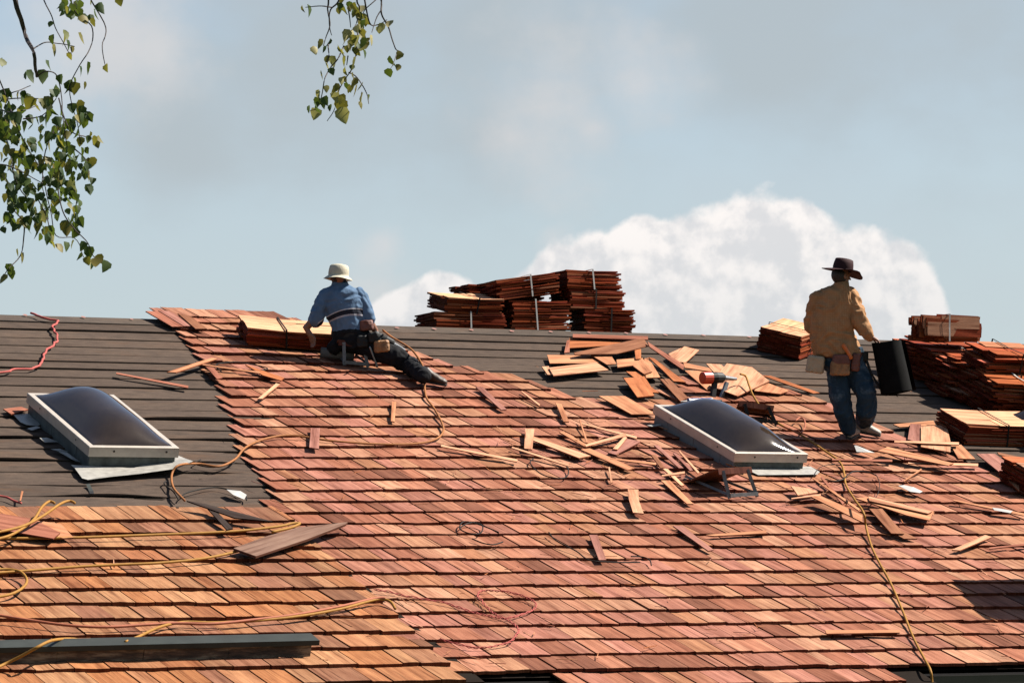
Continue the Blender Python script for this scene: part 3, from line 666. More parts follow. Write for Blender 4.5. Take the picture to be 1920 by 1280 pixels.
LS = [
 ([(1068,633),(1182,636),(1190,645),(1068,652)], .06, 'o', 'wide brown board at the upper left of the heap below the ridge pile'),
 ([(1074,626),(1215,630),(1215,637),(1074,632)], .12, 'r', 'long narrow reddish board along the top edge of the heap'),
 ([(1063,638),(1068,637),(1068,660),(1058,661)], .09, 'r', 'short upright end piece at the left of the wide brown board'),
 ([(1026,665),(1109,666),(1130,680),(1031,681)], .06, 't', 'tan board lying between the grained pale board and the brown ones'),
 ([(1076,661),(1206,633),(1216,648),(1156,663),(1078,664)], .15, 'b', 'long brown shake slanting up across the heap'),
 ([(1108,665),(1146,666),(1156,682),(1138,683)], .10, 't', 'small tan piece overlapping the tan board in the heap'),
 ([(1156,674),(1194,671),(1202,683),(1158,688)], .10, 't', 'short tan piece right of centre in the heap'),
 ([(1190,655),(1202,654),(1202,672),(1192,673)], .13, 'o', 'short upright piece under the tip of the long brown shake'),
 ([(1016,687),(1029,686),(1034,702),(1027,702)], .08, 'p', 'narrow pale piece peeping out left of the grained pale board'),
 ([(1029,689),(1118,679),(1141,693),(1038,704)], .11, 'p', 'pale board with speckled grain, front left of the heap'),
 ([(1187,686),(1204,670),(1223,696),(1208,701)], .12, 't', 'tan piece pointing downslope beside the heap'),
 ([(1208,672),(1216,670),(1238,707),(1211,708)], .09, 't', 'tan piece with a dark shadow edge beside the heap'),
 ([(1214,640),(1248,662),(1283,684),(1281,693),(1250,672),(1218,650)], .20, 'r', 'long curled red strip springing from the heap'),
 ([(1253,663),(1284,649),(1311,656),(1286,679),(1268,678)], .10, 'p', 'pale rectangular board standing askew right of the heap'),
 ([(1216,669),(1227,672),(1286,716),(1263,714),(1242,693)], .12, 'o', 'long orange brown board running downslope from the heap'),
 ([(1281,679),(1341,692),(1341,697),(1284,689)], .09, 't', 'long tan sliver between the heap and the nail gun boards'),
 ([(1174,696),(1203,697),(1221,725),(1236,736),(1216,735),(1190,708)], .08, 'o', 'notched brown shingle partly under another on the felt'),
 ([(1169,708),(1206,707),(1227,741),(1195,744)], .12, 'o', 'brown rectangular shingle alone on the felt below the heap'),
 ([(1237,710),(1256,710),(1290,745),(1276,752)], .10, 'b', 'brown shingle reaching down to the blue caulk tube'),
 ([(1284,694),(1323,695),(1350,729),(1325,730)], .07, 't', 'tan shingle under the left end of the nail gun boards'),
 ([(1363,681),(1410,688),(1443,714),(1383,742),(1330,722)], .13, 'p', 'large pale five sided board under the nail gun'),
 ([(1324,681),(1352,683),(1400,722),(1372,735)], .10, 'p', 'pale board beneath the large five sided one'),
 ([(1430,714),(1479,732),(1463,738),(1414,732)], .10, 't', 'tan triangular piece right of the large pale board'),
 ([(1428,703),(1445,704),(1537,736),(1525,737)], .09, 'o', 'long narrow board on the felt left of the standing roofer'),
 ([(1123,742),(1172,742),(1231,776),(1184,776)], .11, 't', 'large light shingle just laid behind the right skylight'),
 ([(1001,817),(1108,854),(1086,858),(1000,825)], .12, 'p', 'pale slanting board just right of the upright pale block'),
 ([(985,803),(1002,804),(998,842),(983,840)], .13, 'p', 'upright pale block in the middle of the roof'),
 ([(1048,809),(1057,808),(1102,834),(1095,836)], .10, 't', 'narrow piece meeting the end of the pale stick'),
 ([(1176,822),(1202,827),(1155,852),(1140,848)], .10, 'm', 'mauve piece under the short pale block'),
 ([(1171,817),(1176,820),(1158,842),(1149,841)], .13, 'p', 'short pale block lying across a mauve piece'),
 ([(1089,842),(1106,840),(1190,877),(1176,881)], .11, 't', 'long light board pointing downslope under the pale sticks'),
 ([(1221,852),(1230,852),(1246,876),(1239,877)], .11, 'b', 'short brown piece left of the skylight bench heap'),
 ([(1226,834),(1234,834),(1282,877),(1273,877)], .11, 'm', 'long pinkish strip pointing at the steel bench'),
 ([(1262,849),(1267,849),(1301,881),(1294,882)], .10, 'm', 'mauve strip ending against the steel bench'),
 ([(1243,878),(1252,878),(1283,909),(1277,910)], .11, 'p', 'pale short strip crossed by a stick, left of the bench shade'),
 ([(1239,900),(1256,900),(1300,944),(1288,944)], .10, 't', 'tan strip running down from the bench shade'),
 ([(1177,916),(1197,917),(1198,938),(1207,962),(1187,960),(1179,935)], .14, 'p', 'curved pale offcut on edge below the skylight bench'),
 ([(1105,1002),(1120,1002),(1137,1049),(1123,1049)], .11, 'm', 'greyish pink strip alone low in the middle of the roof'),
 ([(735,752),(743,753),(740,790),(733,789)], .11, 't', 'small upright strip below the seated roofer\'s boot'),
 ([(892,725),(905,725),(950,767),(940,768)], .11, 'm', 'slanting strip right of the seated roofer\'s boot'),
 ([(1042,755),(1053,757),(1067,790),(1057,790)], .11, 't', 'short strip left of the large light shingle'),
 ([(583,802),(600,802),(598,841),(580,838)], .12, 'm', 'upright pinkish block lying over the orange hose'),
 ([(518,718),(525,720),(492,747),(483,747)], .11, 'p', 'short pale strip below the seated roofer\'s bundle'),
 ([(313,697),(397,670),(408,672),(330,698)], .12, 't', 'light board crossing the edge between felt and shingles'),
 ([(387,688),(400,688),(417,708),(407,710)], .11, 'r', 'short red piece in the strap tangle by the felt edge'),
 ([(460,683),(480,690),(533,708),(527,713),(493,703)], .11, 'o', 'bent red brown shake in the strap tangle'),
 ([(6,766),(40,762),(53,767),(21,776)], .07, 'r', 'thick pink piece tucked behind the left skylight'),
 ([(-40,955),(62,972),(113,998),(100,1009),(-40,985)], .20, 'r', 'upper of two boards stacked at the left picture edge'),
 ([(-40,968),(0,965),(115,982),(138,1007),(118,1008),(-40,975)], .16, 't', 'lower of two boards stacked at the left picture edge'),
 ([(438,1027),(498,1005),(560,988),(652,978),(648,982),(577,1010),(480,1042)], .15, 'g', 'long weathered grey brown plank on the tan shingles'),
 ([(350,938),(385,944),(512,977),(440,970)], .15, 'k', 'dark weathered board at the top of the tan shingles'),
 ([(387,950),(400,951),(437,990),(425,992)], .14, 'k', 'short dark board branching from the longer dark one'),
 ([(1547,1180),(1687,1180),(1687,1185),(1550,1187)], .12, 't', 'long pale stick low on the right of the roof'),
 ([(1785,1030),(1847,1002),(1860,1006),(1800,1031)], .12, 'p', 'pale slanting board alone near the right picture edge'),
 ([(1323,1002),(1437,993),(1437,999),(1340,1004)], .10, 't', 'thin tapered shake lying level below the steel bench'),
 ([(1262,985),(1280,985),(1338,1030),(1328,1032)], .10, 'm', 'pinkish shake pointing downslope below the steel bench'),
 ([(1483,910),(1517,915),(1534,922),(1496,928)], .16, 'p', 'pale board end at the upper left of the debris by the right hose'),
 ([(1520,930),(1539,929),(1617,963),(1617,978)], .19, 't', 'wide tan board raised on the debris by the right hose'),
 ([(1604,933),(1628,931),(1751,958),(1743,975),(1700,965)], .16, 't', 'longest board of the debris, right of the hose'),
 ([(1630,938),(1740,962),(1748,958),(1628,930)], .19, 'p', 'thin bright board lying on the longest board of the debris'),
 ([(1630,953),(1654,953),(1695,1000),(1671,999)], .14, 'b', 'brown board pointing downslope right of the hose'),
 ([(1650,985),(1672,985),(1720,1009),(1695,1009)], .11, 'b', 'brown shingle beneath the brown board right of the hose'),
 ([(1831,850),(1865,850),(1910,883),(1885,893)], .11, 'm', 'pinkish board on the felt near the right picture edge'),
 ([(1882,880),(1910,888),(1911,920),(1888,897)], .15, 't', 'tan triangular board end at the right picture edge'),
 ([(1883,855),(1940,870),(1940,885),(1888,868)], .09, 'r', 'red board at the right picture edge above the tan end'),
 ([(1870,847),(1940,862),(1940,868),(1873,852)], .13, 'b', 'narrow brown board at the right picture edge'),
 ([(1675,795),(1750,788),(1755,797),(1687,800)], .06, 't', 'level tan shingle left of the wide topped bundle'),
 ([(1707,794),(1727,795),(1726,830),(1702,823)], .09, 'm', 'upright mauve shingle right of the roofer\'s feet'),
 ([(1727,799),(1775,796),(1782,827),(1782,847),(1727,837)], .12, 'p', 'wide pale shingle half shaded by the wide topped bundle'),
 ([(1783,835),(1802,833),(1829,860),(1797,859)], .08, 't', 'tan shingle in front of the wide topped bundle'),
 ([(1645,845),(1665,837),(1788,868),(1778,872)], .19, 't', 'long thick board raised off the shingles right of the roofer'),
 ([(273,583),(297,583),(363,612),(323,612)], .09, 'r', 'starter shingle sticking up over the ridge, leftmost'),
 ([(297,582),(317,583),(370,611),(345,611)], .10, 'm', 'second starter shingle sticking up over the ridge'),
 ([(333,587),(358,593),(388,616),(367,616)], .12, 'b', 'brown starter shingle third along at the ridge'),
]
for P, w, tn, lb in LS: slabpoly('loose_shingle', P, .062+max(-.03, w-.06)*.62 if tn not in 'gk' else w, .011 if tn != 'g' else .02, tn, lb)
ST = [
 ((960,838),(1067,872),4,.12,'p','thin pale stick running below the upright pale block'),
 ((1098,835),(1174,814),6,.15,'p','pale stick slanting up across the middle debris'),
 ((1091,793),(1194,820),4,.12,'p','long thin stick above the middle debris'),
 ((1144,859),(1230,869),4,.12,'t','level thin stick in the middle debris'),
 ((1087,786),(1101,829),3,.12,'t','fine upright splinter above the middle debris'),
 ((1241,891),(1284,885),4,.14,'p','pale crossing stick left of the steel bench'),
 ((1142,875),(1147,904),4,.11,'p','short upright splinter above the curved offcut'),
 ((978,733),(1012,759),3,.11,'p','short sliver at the end of the upper shingle course'),
 ((827,835),(970,863),5,.12,'p','long pale stick left of the upright pale block'),
 ((218,699),(353,725),4,.06,'r','thin red brown stick on the felt above the left skylight'),
 ((380,683),(487,698),3,.12,'t','thin stick in the strap tangle'),
 ((1484,934),(1539,927),3,.15,'p','thin stick at the left of the debris by the right hose'),
 ((1525,896),(1611,955),4,.15,'t','long stick slanting through the debris by the right hose'),
 ((1540,893),(1582,943),6,.13,'r','reddish lath slanting through the debris by the right hose'),
 ((1695,901),(1728,879),3,.11,'t','small splinter pointing up to the right near the papers'),
 ((1788,937),(1920,964),4,.13,'t','long thin stick at the right picture edge'),
 ((1855,1027),(1930,1019),4,.11,'r','reddish stick at the right picture edge below the thin one'),
 ((1703,867),(1834,871),5,.13,'p','level pale stick under the long thick board'),
 ((1677,827),(1798,831),5,.17,'p','level pale stick across the wide pale shingle'),
 ((1560,861),(1673,863),4,.12,'r','reddish stick right of the right skylight'),
 ((1274,845),(1310,886),4,.13,'p','pale sliver leaning by the left end of the steel bench'),
 ((1361,868),(1400,880),3,.12,'t','small sliver at the front corner of the right skylight'),
 ((38,938),(42,920),4,.12,'t','small upright splinter at the top of the tan shingles'),
 ((213,1048),(214,1062),2,.14,'p','tiny upright splinter on the tan shingles'),
]
for a, b_, wp, w, tn, lb in ST: stickpoly(a, b_, wp, .064+max(-.03, w-.06)*.5, .009, tn, lb)
# stray splinters
mb = MB()
for k in range(420):
    px, py = uni(420, 1900), uni(700, 1262)
    if py < 760+(px-600)*.05 and rnd() < .8: continue
    if rnd() < .55: px = random.gauss(1180, 190); py = random.gauss(870, 45)
    if rnd() < .15: px = random.gauss(1600, 90); py = random.gauss(930, 25)
    u, v = uv(px, py); a = uni(0, pi); L_ = uni(.02, .11); q = uni(.0015, .005); c0 = roof(u, v, .075)
    dx = r*cos(a)+dn*sin(a); dy = n.cross(dx); e = n*uni(-.004, .02)
    A = [c0-dx*L_-dy*q*.3, c0+dx*L_+e-dy*q, c0+dx*L_+e+dy*q, c0-dx*L_+dy*q*.3]
    col = TONE[random.choice('ptotmr')]
    mb.poly(A, None, col); mb.poly([p-n*.005 for p in A[::-1]], None, col); mb.poly([A[0], A[0]-n*.005, A[1]-n*.005, A[1]], None, col); mb.poly([A[2], A[2]-n*.005, A[3]-n*.005, A[3]], None, col)
o = mb.build('splinters', M_loose); tag(o, 'fine cedar splinters scattered over the new shingles', 'splinters', kind='stuff')

# ------------------------------------------------------------------ metal capped beam on the tan shingles, lower left
A_ = uv(-60, 1243, WT+.0); B_ = uv(584, 1227, WT+.0)
P0 = roof(*A_, WT+.0); P1 = roof(*B_, WT+.0); X = (P1-P0).normalized(); Z = (n-X*n.dot(X)).normalized(); Y = Z.cross(X); L_ = (P1-P0).length
Mx = Matrix((X, Y, Z)).transposed().to_4x4(); Mx.translation = P0
root = empty('capped_beam', mat=Mx); tag(root, 'long low weathered beam with a grey metal cap on the tan shingles', 'beam')
mb = MB()
for k in range(4): mb = MB(); mb.box(Mx, L_*k/4+.004, L_*(k+1)/4, .015+.004*(k % 2), .13, -.02, .112); mb.build('timber', M_oldwood, root)
mb = MB(); mb.box(Mx, -.02, L_+.05, -.01, .16, .115, .120); mb.box(Mx, -.02, L_+.05, -.01, -.004, .080, .1145); mb.build('metal_cap', M_capmetal, root)

# ------------------------------------------------------------------ roofing benches
def bench(FLx, FRx, foot, label, mat_leg, tiltb=11, depth=.33):
    """seat front corners in the picture; feet stand on the slope below them"""
    fl_f, fr_f = foot
    A = rp(*fl_f, .07); B = rp(*fr_f, .07); X = (B-A).normalized(); s = (A-CAM).length/FPX
    Tl = CAM+ray(*FLx)*((A-CAM).dot(fw)+.03); Tr = Tl+X*(B-A).length*1.06
    Xs = (Tr-Tl).normalized(); Yb = -hd-Zup*tan(RD(tiltb)); Yb = (Yb-Xs*Yb.dot(Xs)).normalized(); Zs = Xs.cross(Yb)
    root = empty('roof_bench', Tl); tag(root, label, 'bench', 'sloped roofing benches')
    Ms = Matrix((Xs, Yb, Zs)).transposed().to_4x4(); Ms.translation = Tl
    W_ = (Tr-Tl).length
    for k in range(3):
        mb = MB(); mb.box(Ms, -.03, W_+.03, .0+k*depth/3, (k+1)*depth/3-.006, 0, .018, (.30, .13, .07)); mb.build('seat_board', M_bun, root)
    mb = MB(); mb.box(Ms, -.025, W_+.025, -.012, -.002, -.045, .012, (.16, .06, .04)); mb.build('seat_apron', M_bun, root)
    def bar(p, q, w_, m_, nm):
        mb = MB(); d = (q-p); Ln = d.length; Zx = d.normalized(); Xx = Zx.cross(V((0, 1, .1))).normalized(); Yy = Zx.cross(Xx)
        Mb = Matrix((Xx, Yy, Zx)).transposed().to_4x4(); Mb.translation = p; mb.box(Mb, -w_/2, w_/2, -.008, .008, 0, Ln); mb.build(nm, m_, root)
    Ll = Tl-Zs*.01-Yb*.012; Lr = Tr-Zs*.01-Yb*.012
    bar(Ll+Xs*.03, A, .034, mat_leg, 'leg'); bar(Lr-Xs*.03, B, .034, mat_leg, 'leg')
    bar(A+n*.03, B+n*.03, .034, mat_leg, 'stretcher')
    bkl = Tl+Yb*depth; bkr = Tr+Yb*depth
    def drop(p): t = (p-O).dot(n); return p-n*(t-.07)
    bar(bkl+Xs*.03, drop(bkl+Xs*.03), .03, mat_leg, 'rear_leg'); bar(bkr-Xs*.03, drop(bkr-Xs*.03), .03, mat_leg, 'rear_leg')
    bar(A+n*.03, drop(bkl+Xs*.03)+n*.02, .024, mat_leg, 'brace'); bar(B+n*.03, drop(bkr-Xs*.03)+n*.02, .024, mat_leg, 'brace')
    return root
bench((1349, 881), (1404, 880), ((1368, 934), (1420, 931)), 'steel legged bench with a red seat below the right skylight', M_bsteel, depth=.60)
bench((1391, 755), (1446, 753), ((1404, 790), (1456, 797)), 'dark legged bench behind the right skylight dome', M_black)
bench((639, 640), (690, 641), ((646, 684), (690, 688)), 'bench the seated roofer sits on', M_bsteel)

# ------------------------------------------------------------------ hoses, cords, straps
def cord(name, pts, rad, mat, label, cat, w=.075, wob=0, sub=6, twist=False, lift=None):
    P = []
    for i, p in enumerate(pts):
        ww = p[2] if len(p) > 2 else w
        P.append(roof(*uv(p[0], p[1], ww), ww))
    P = catmull(P, sub)
    if wob:
        P = [p+r*(wob*MN.noise(p*9))+n*abs(wob*.6*MN.noise(p*7+V((3, 3, 3)))) for p in P]
    P = [p+n*rad*.5 for p in P]
    mb = MB()
    if twist:
        for ph in (0, pi):
            tube_mb(mb, [p+r*(rad*2.1*cos(i*.9+ph))+n*(rad*1.6*sin(i*.9+ph)) for i, p in enumerate(P)], rad, 5)
    else: tube_mb(mb, P, rad, 7)
    c0 = P[0]; me = mb.mesh(name, 1e-5, Matrix.Translation(-c0)); me.shade_smooth()
    o = link(name, me, mat); o.matrix_basis = Matrix.Translation(c0); tag(o, label, cat); return o
cord('air_hose', [(718,620,.5),(735,633,.32),(770,655,.3),(788,678,.25),(797,698,.2),(799,706,.12),(796,717),(799,745),(815,768),(829,795),(830,812),(812,826),(770,833),(700,833),(620,827),(545,817),(495,824),(460,840),(440,862),(410,875),(370,870),(335,873,.12),(322,890,.06),(325,915,.06),(346,939,.12)], .011, M_horange, 'orange air hose winding from the seated roofer to the left skylight', 'hose')
cord('air_hose', [(1388,702,.25),(1398,706,.2),(1404,722,.16),(1412,742,.12),(1430,768),(1460,795),(1500,815),(1545,845),(1575,868),(1583,890),(1586,910),(1603,938,.2),(1619,962,.23),(1624,990,.1),(1634,1025),(1650,1058),(1668,1090),(1690,1140),(1712,1195),(1733,1235),(1744,1256),(1747,1276,.0),(1747,1300,-.1)], .011, M_hyellow, 'yellow air hose running from the nail gun down to the gutter', 'hose')
cord('air_hose', [(-20,1014),(20,1004),(60,978),(78,952),(92,941),(102,944)], .012, M_hyellow, 'short yellow hose bend over the stacked boards, front one', 'hose', w=.20)
cord('air_hose', [(-20,1002),(40,988),(80,968),(112,946),(130,940),(140,944)], .012, M_hyellow, 'yellow hose bend over the stacked boards, rear one', 'hose', w=.215)
cord('air_hose', [(-20,1010),(60,1010),(130,1009),(220,1006),(300,1003),(380,1000),(450,996),(520,988),(548,982),(562,982),(545,990),(510,998)], .012, M_hyellow, 'long yellow hose lying straight across the upper tan shingles', 'hose', w=.11)
cord('air_hose', [(-20,1076),(60,1070),(150,1063),(230,1059),(300,1056),(380,1048),(438,1036),(460,1028)], .012, M_hyellow, 'yellow hose crossing the tan shingles below the weathered plank', 'hose', w=.11)
cord('air_hose', [(-15,1069),(15,1068),(38,1073),(50,1087),(44,1101),(22,1114),(-15,1122)], .012, M_hyellow, 'yellow hose loop entering at the left picture edge', 'hose', w=.12)
cord('air_hose', [(-15,1256,.12),(10,1245,.12),(45,1228,.2),(70,1214,.28),(92,1203,.28),(115,1199,.2),(140,1199,.14),(160,1203,.12)], .012, M_hyellow, 'yellow hose climbing over the metal capped beam', 'hose')
cord('air_hose', [(235,1204,.2),(260,1194,.14),(300,1176,.12),(345,1167,.11),(400,1168,.11),(470,1165,.11),(560,1156,.11),(640,1142,.11),(695,1127,.11),(718,1124,.11),(733,1130,.11),(741,1142,.09)], .012, M_hyellow, 'yellow hose bundled with the coral one above the capped beam', 'hose')
cord('air_hose', [(-15,1152),(60,1164),(130,1173),(200,1176),(270,1172),(330,1169),(400,1170),(480,1162),(560,1152),(640,1137),(700,1123),(722,1122)], .012, M_hcoral, 'coral red hose sweeping across the tan shingles', 'hose', w=.12)
cord('power_cord', [(57,588),(75,596),(103,602),(107,605),(98,614),(104,624),(109,636),(98,650),(84,660),(80,672),(74,686),(60,693),(30,694),(12,699),(-15,701)], .012, M_hred, 'red cord dropping from the ridge over the felt', 'cord', w=.045, wob=.03)
cord('power_cord', [(-15,929),(10,932),(25,939),(40,944)], .010, M_hred, 'short dark red cord end above the tan shingles', 'cord', w=.06)
cord('power_cord', [(703,1105),(760,1117),(830,1130),(880,1146),(920,1156),(950,1159),(985,1149),(1004,1139),(995,1124),(960,1112),(930,1108),(903,1109),(897,1120),(915,1140),(935,1155),(962,1168),(972,1185),(955,1204),(920,1213),(880,1213),(825,1198)], .0042, M_hred, 'thin twisted red cord looped low in the middle of the roof', 'cord', twist=True, sub=10, wob=.02)
SB = [([(862,990),(875,982),(893,980),(905,987),(900,1000),(880,1000),(862,991),(870,978),(900,984),(935,998)], 'black strap coil with a tail low in the middle of the roof'),
 ([(885,1010),(905,1018),(925,1021),(943,1016)], 'short black strap below the coil'),
 ([(1029,998),(1042,1013),(1080,1033),(1105,1050),(1150,1054),(1200,1054)], 'long black strap under the greyish pink strip'),
 ([(1183,1043),(1205,1044),(1218,1050),(1221,1060)], 'short hooked black strap right of the greyish pink strip'),
 ([(1000,860),(994,868),(1008,884),(1025,893),(1050,897),(1063,893),(1065,880),(1052,866),(1020,861)], 'thin black strap loop under the thin pale stick'),
 ([(395,683),(430,690),(470,697),(495,694),(500,690),(470,683),(440,679),(405,684),(415,697)], 'black strap tangle by the edge of the felt'),
 ([(312,902),(308,908),(325,922),(335,938)], 'black cord bit hanging beside the orange hose on the felt'),
 ([(338,935),(350,924),(400,914),(440,921),(460,930),(462,938)], 'black cord arc around the white scrap on the felt'),
 ([(376,862),(366,870),(400,876),(440,868)], 'dark cord lying along the orange hose near the skylight'),
 ([(1525,893),(1535,878),(1550,872),(1575,868)], 'fine dark wire arc near the right skylight flashing'),
 ([(1540,896),(1562,902),(1580,899),(1590,890),(1602,884),(1625,885),(1643,891)], 'black strap crossing the yellow hose near the skylight'),
 ([(1643,891),(1649,905),(1646,925),(1633,947)], 'fine dark wire dropping toward the debris')]
for k, (P, lb) in enumerate(SB): cord('strap', P, .0035 if 'fine' in lb else .006, M_hblack, lb, 'strap', w=.085 if P[0][0] > 380 else .05)
cord('strap', [(1492,789),(1500,783),(1508,788),(1509,802),(1500,812),(1488,808),(1470,800)], .008, M_hcoral, 'copper coloured cord loop behind the roofer\'s feet', 'cord', w=.10)

# papers
for P, lb in (([(424,923),(432,922),(450,926),(462,931),(458,935),(436,932)], 'white scrap on the felt inside the black cord arc'),
              ([(1684,912),(1696,909),(1712,917),(1730,921),(1724,926),(1706,924)], 'crumpled white label on the shingles right of the hose'),
              ([(1860,953),(1872,955),(1898,962),(1894,964),(1864,959)], 'white scrap under the thin stick near the right picture edge'),
              ([(1600,838),(1640,850),(1628,853),(1606,848)], 'white tag on the shingles by the roofer\'s shoe')):
    w = .09 if P[0][0] > 480 else .05
    mb = MB(); T = [roof(*uv(x, y, w), w+uni(-.004, .03)) for x, y in P]
    c0 = sum(T, V((0, 0, 0)))/len(T)+n*.012
    for i in range(len(T)): mb.poly([c0, T[i], T[(i+1) % len(T)]]); mb.poly([c0-n*.002, T[(i+1) % len(T)]-n*.002, T[i]-n*.002])
    o = link('paper_scrap', mb.mesh('paper_scrap', 0, Matrix.Translation(-c0)), M_paper); o.matrix_basis = Matrix.Translation(c0); tag(o, lb, 'paper')
# ------------------------------------------------------------------ people
def remeshed(mb, vox, smooth=4, wrinkle=0, wf=14, name='m', dirn=None, maxf=None):
    me = mb.mesh('tmp'); o = bpy.data.objects.new('tmp', me); COL.objects.link(o)
    md = o.modifiers.new('r', 'REMESH'); md.mode = 'VOXEL'; md.voxel_size = vox; md.use_smooth_shade = True
    sm = o.modifiers.new('s', 'SMOOTH'); sm.factor = .5; sm.iterations = smooth
    dg = bpy.context.evaluated_depsgraph_get(); me2 = bpy.data.meshes.new_from_object(o.evaluated_get(dg), depsgraph=dg)
    bpy.data.objects.remove(o); bpy.data.meshes.remove(me)
    me2.name = name
    if wrinkle:
        vn = [v.normal.copy() for v in me2.vertices]
        for v, q in zip(me2.vertices, vn):
            c = v.co; s_ = V((c.x*wf, c.y*wf, c.z*wf*.55)); w_ = MN.noise(s_+V((MN.noise(c*5)*2, 0, MN.noise(c*4)*2)))
            ridge = (1-abs(w_)*2.2)
            v.co += q*wrinkle*(ridge+.5*MN.noise(c*wf*2.3))
    me2.shade_smooth(); return me2
def ring(c, ax, ay, rx, ry, seg=18, pw=1.0):
    out = []
    for k in range(seg):
        a = 2*pi*k/seg; x, y = cos(a), sin(a)
        out.append(c+ax*(rx*math.copysign(abs(x)**pw, x))+ay*(ry*math.copysign(abs(y)**pw, y)))
    return out
def loft(mb, rings, cap=True):
    S_ = len(rings[0])
    for a, b_ in zip(rings, rings[1:]):
        for k in range(S_): mb.poly([a[k], a[(k+1) % S_], b_[(k+1) % S_], b_[k]])
    if cap: mb.poly(rings[0][::-1]); mb.poly(rings[-1])
def limb(mb, pts, rads, seg=14):
    """tapered limb with round ends"""
    n_ = len(pts)
    rr = []
    for i, p in enumerate(pts):
        t = (pts[min(n_-1, i+1)]-pts[max(0, i-1)]).normalized(); x = t.cross(V((.13, .95, .2))).normalized(); y = t.cross(x)
        if i == 0:
            for q in (.96, .7): rr.append(ring(p-t*rads[0]*q, x, y, rads[0]*math.sqrt(1-q*q), rads[0]*math.sqrt(1-q*q), seg))
        rr.append(ring(p, x, y, rads[i], rads[i], seg))
        if i == n_-1:
            for q in (.7, .96): rr.append(ring(p+t*rads[i]*q, x, y, rads[i]*math.sqrt(1-q*q), rads[i]*math.sqrt(1-q*q), seg))
    loft(mb, rr)
def ball(mb, c, rx, ry, rz, ax=V((1, 0, 0)), ay=V((0, 1, 0)), az=V((0, 0, 1)), ns=10):
    rr = []
    for i in range(1, ns):
        a = pi*i/ns-pi/2; rr.append(ring(c+az*(rz*sin(a)), ax, ay, rx*cos(a), ry*cos(a), 16))
    loft(mb, rr)
def head(mb, c, f, upv=Zup, k=1.0):
    """skull with face; f = way the face points"""
    f = (f-upv*f.dot(upv)).normalized(); sd = f.cross(upv)
    ball(mb, c+upv*.02*k-f*.008, .076*k, .094*k, .100*k, sd, f, upv)
    ball(mb, c-upv*.045*k+f*.022*k, .056*k, .062*k, .066*k, sd, f, upv)              # jaw
    ball(mb, c-upv*.10*k+f*.062*k, .022*k, .018*k, .018*k, sd, f, upv, 6)             # chin
    rr = [ring(c+upv*(.015-.05*q)*k+f*(.083+.030*q)*k, sd, f, (.008+.010*q)*k, .014*k, 8) for q in (0, .35, .7, 1)]; loft(mb, rr)   # nose
    ball(mb, c-upv*.066*k+f*.082*k, .024*k, .010*k, .006*k, sd, f, upv, 6); ball(mb, c-upv*.078*k+f*.080*k, .021*k, .010*k, .006*k, sd, f, upv, 6)   # lips
    ball(mb, c+upv*.028*k+f*.083*k, .052*k, .012*k, .010*k, sd, f, upv, 6)            # brow
    for s_ in (-1, 1):
        ball(mb, c+sd*s_*.078*k-upv*.008*k-f*.004, .009*k, .019*k, .031*k, sd, f, upv, 8)   # ears
        ball(mb, c+sd*s_*.030*k+upv*.008*k+f*.078*k, .013*k, .010*k, .009*k, sd, f, upv, 6) # eyes
def hand(mb, wrist, d, palm_n, side, curl=.5, k=1.0):
    """palm, four unequal bent fingers and a thumb; d = way the fingers point"""
    d = d.normalized(); palm_n = (palm_n-d*palm_n.dot(d)).normalized(); w_ = d.cross(palm_n)*side
    rr = [ring(wrist+d*(.005+.085*q)*k, w_, palm_n, (.027+.014*min(1, q*1.6))*k, (.019-.006*q)*k, 12) for q in (0, .3, .7, 1)]; loft(mb, rr)
    for i, (off, ln) in enumerate(((.031, .068), (.011, .077), (-.010, .072), (-.030, .056))):
        p0 = wrist+d*.078*k+w_*off*k; dd = d.copy(); pts = [p0]
        for j, fr in enumerate((.42, .32, .26)):
            dd = (Matrix.Rotation(curl*(.5+.35*j)*side*1.0, 3, w_)@dd) if True else dd
            pts.append(pts[-1]+dd*ln*fr*k)
        limb(mb, pts, [.0095*k, .0090*k, .0082*k, .0070*k], 8)
    t0 = wrist+d*.022*k+w_*.026*k; td = (d*.65+w_*.75+palm_n*.25).normalized(); t2 = (d*.95+w_*.25+palm_n*.3).normalized()
    limb(mb, [t0, t0+td*.036*k, t0+td*.036*k+t2*.030*k, t0+td*.036*k+t2*.052*k], [.013*k, .0115*k, .0105*k, .008*k], 8)
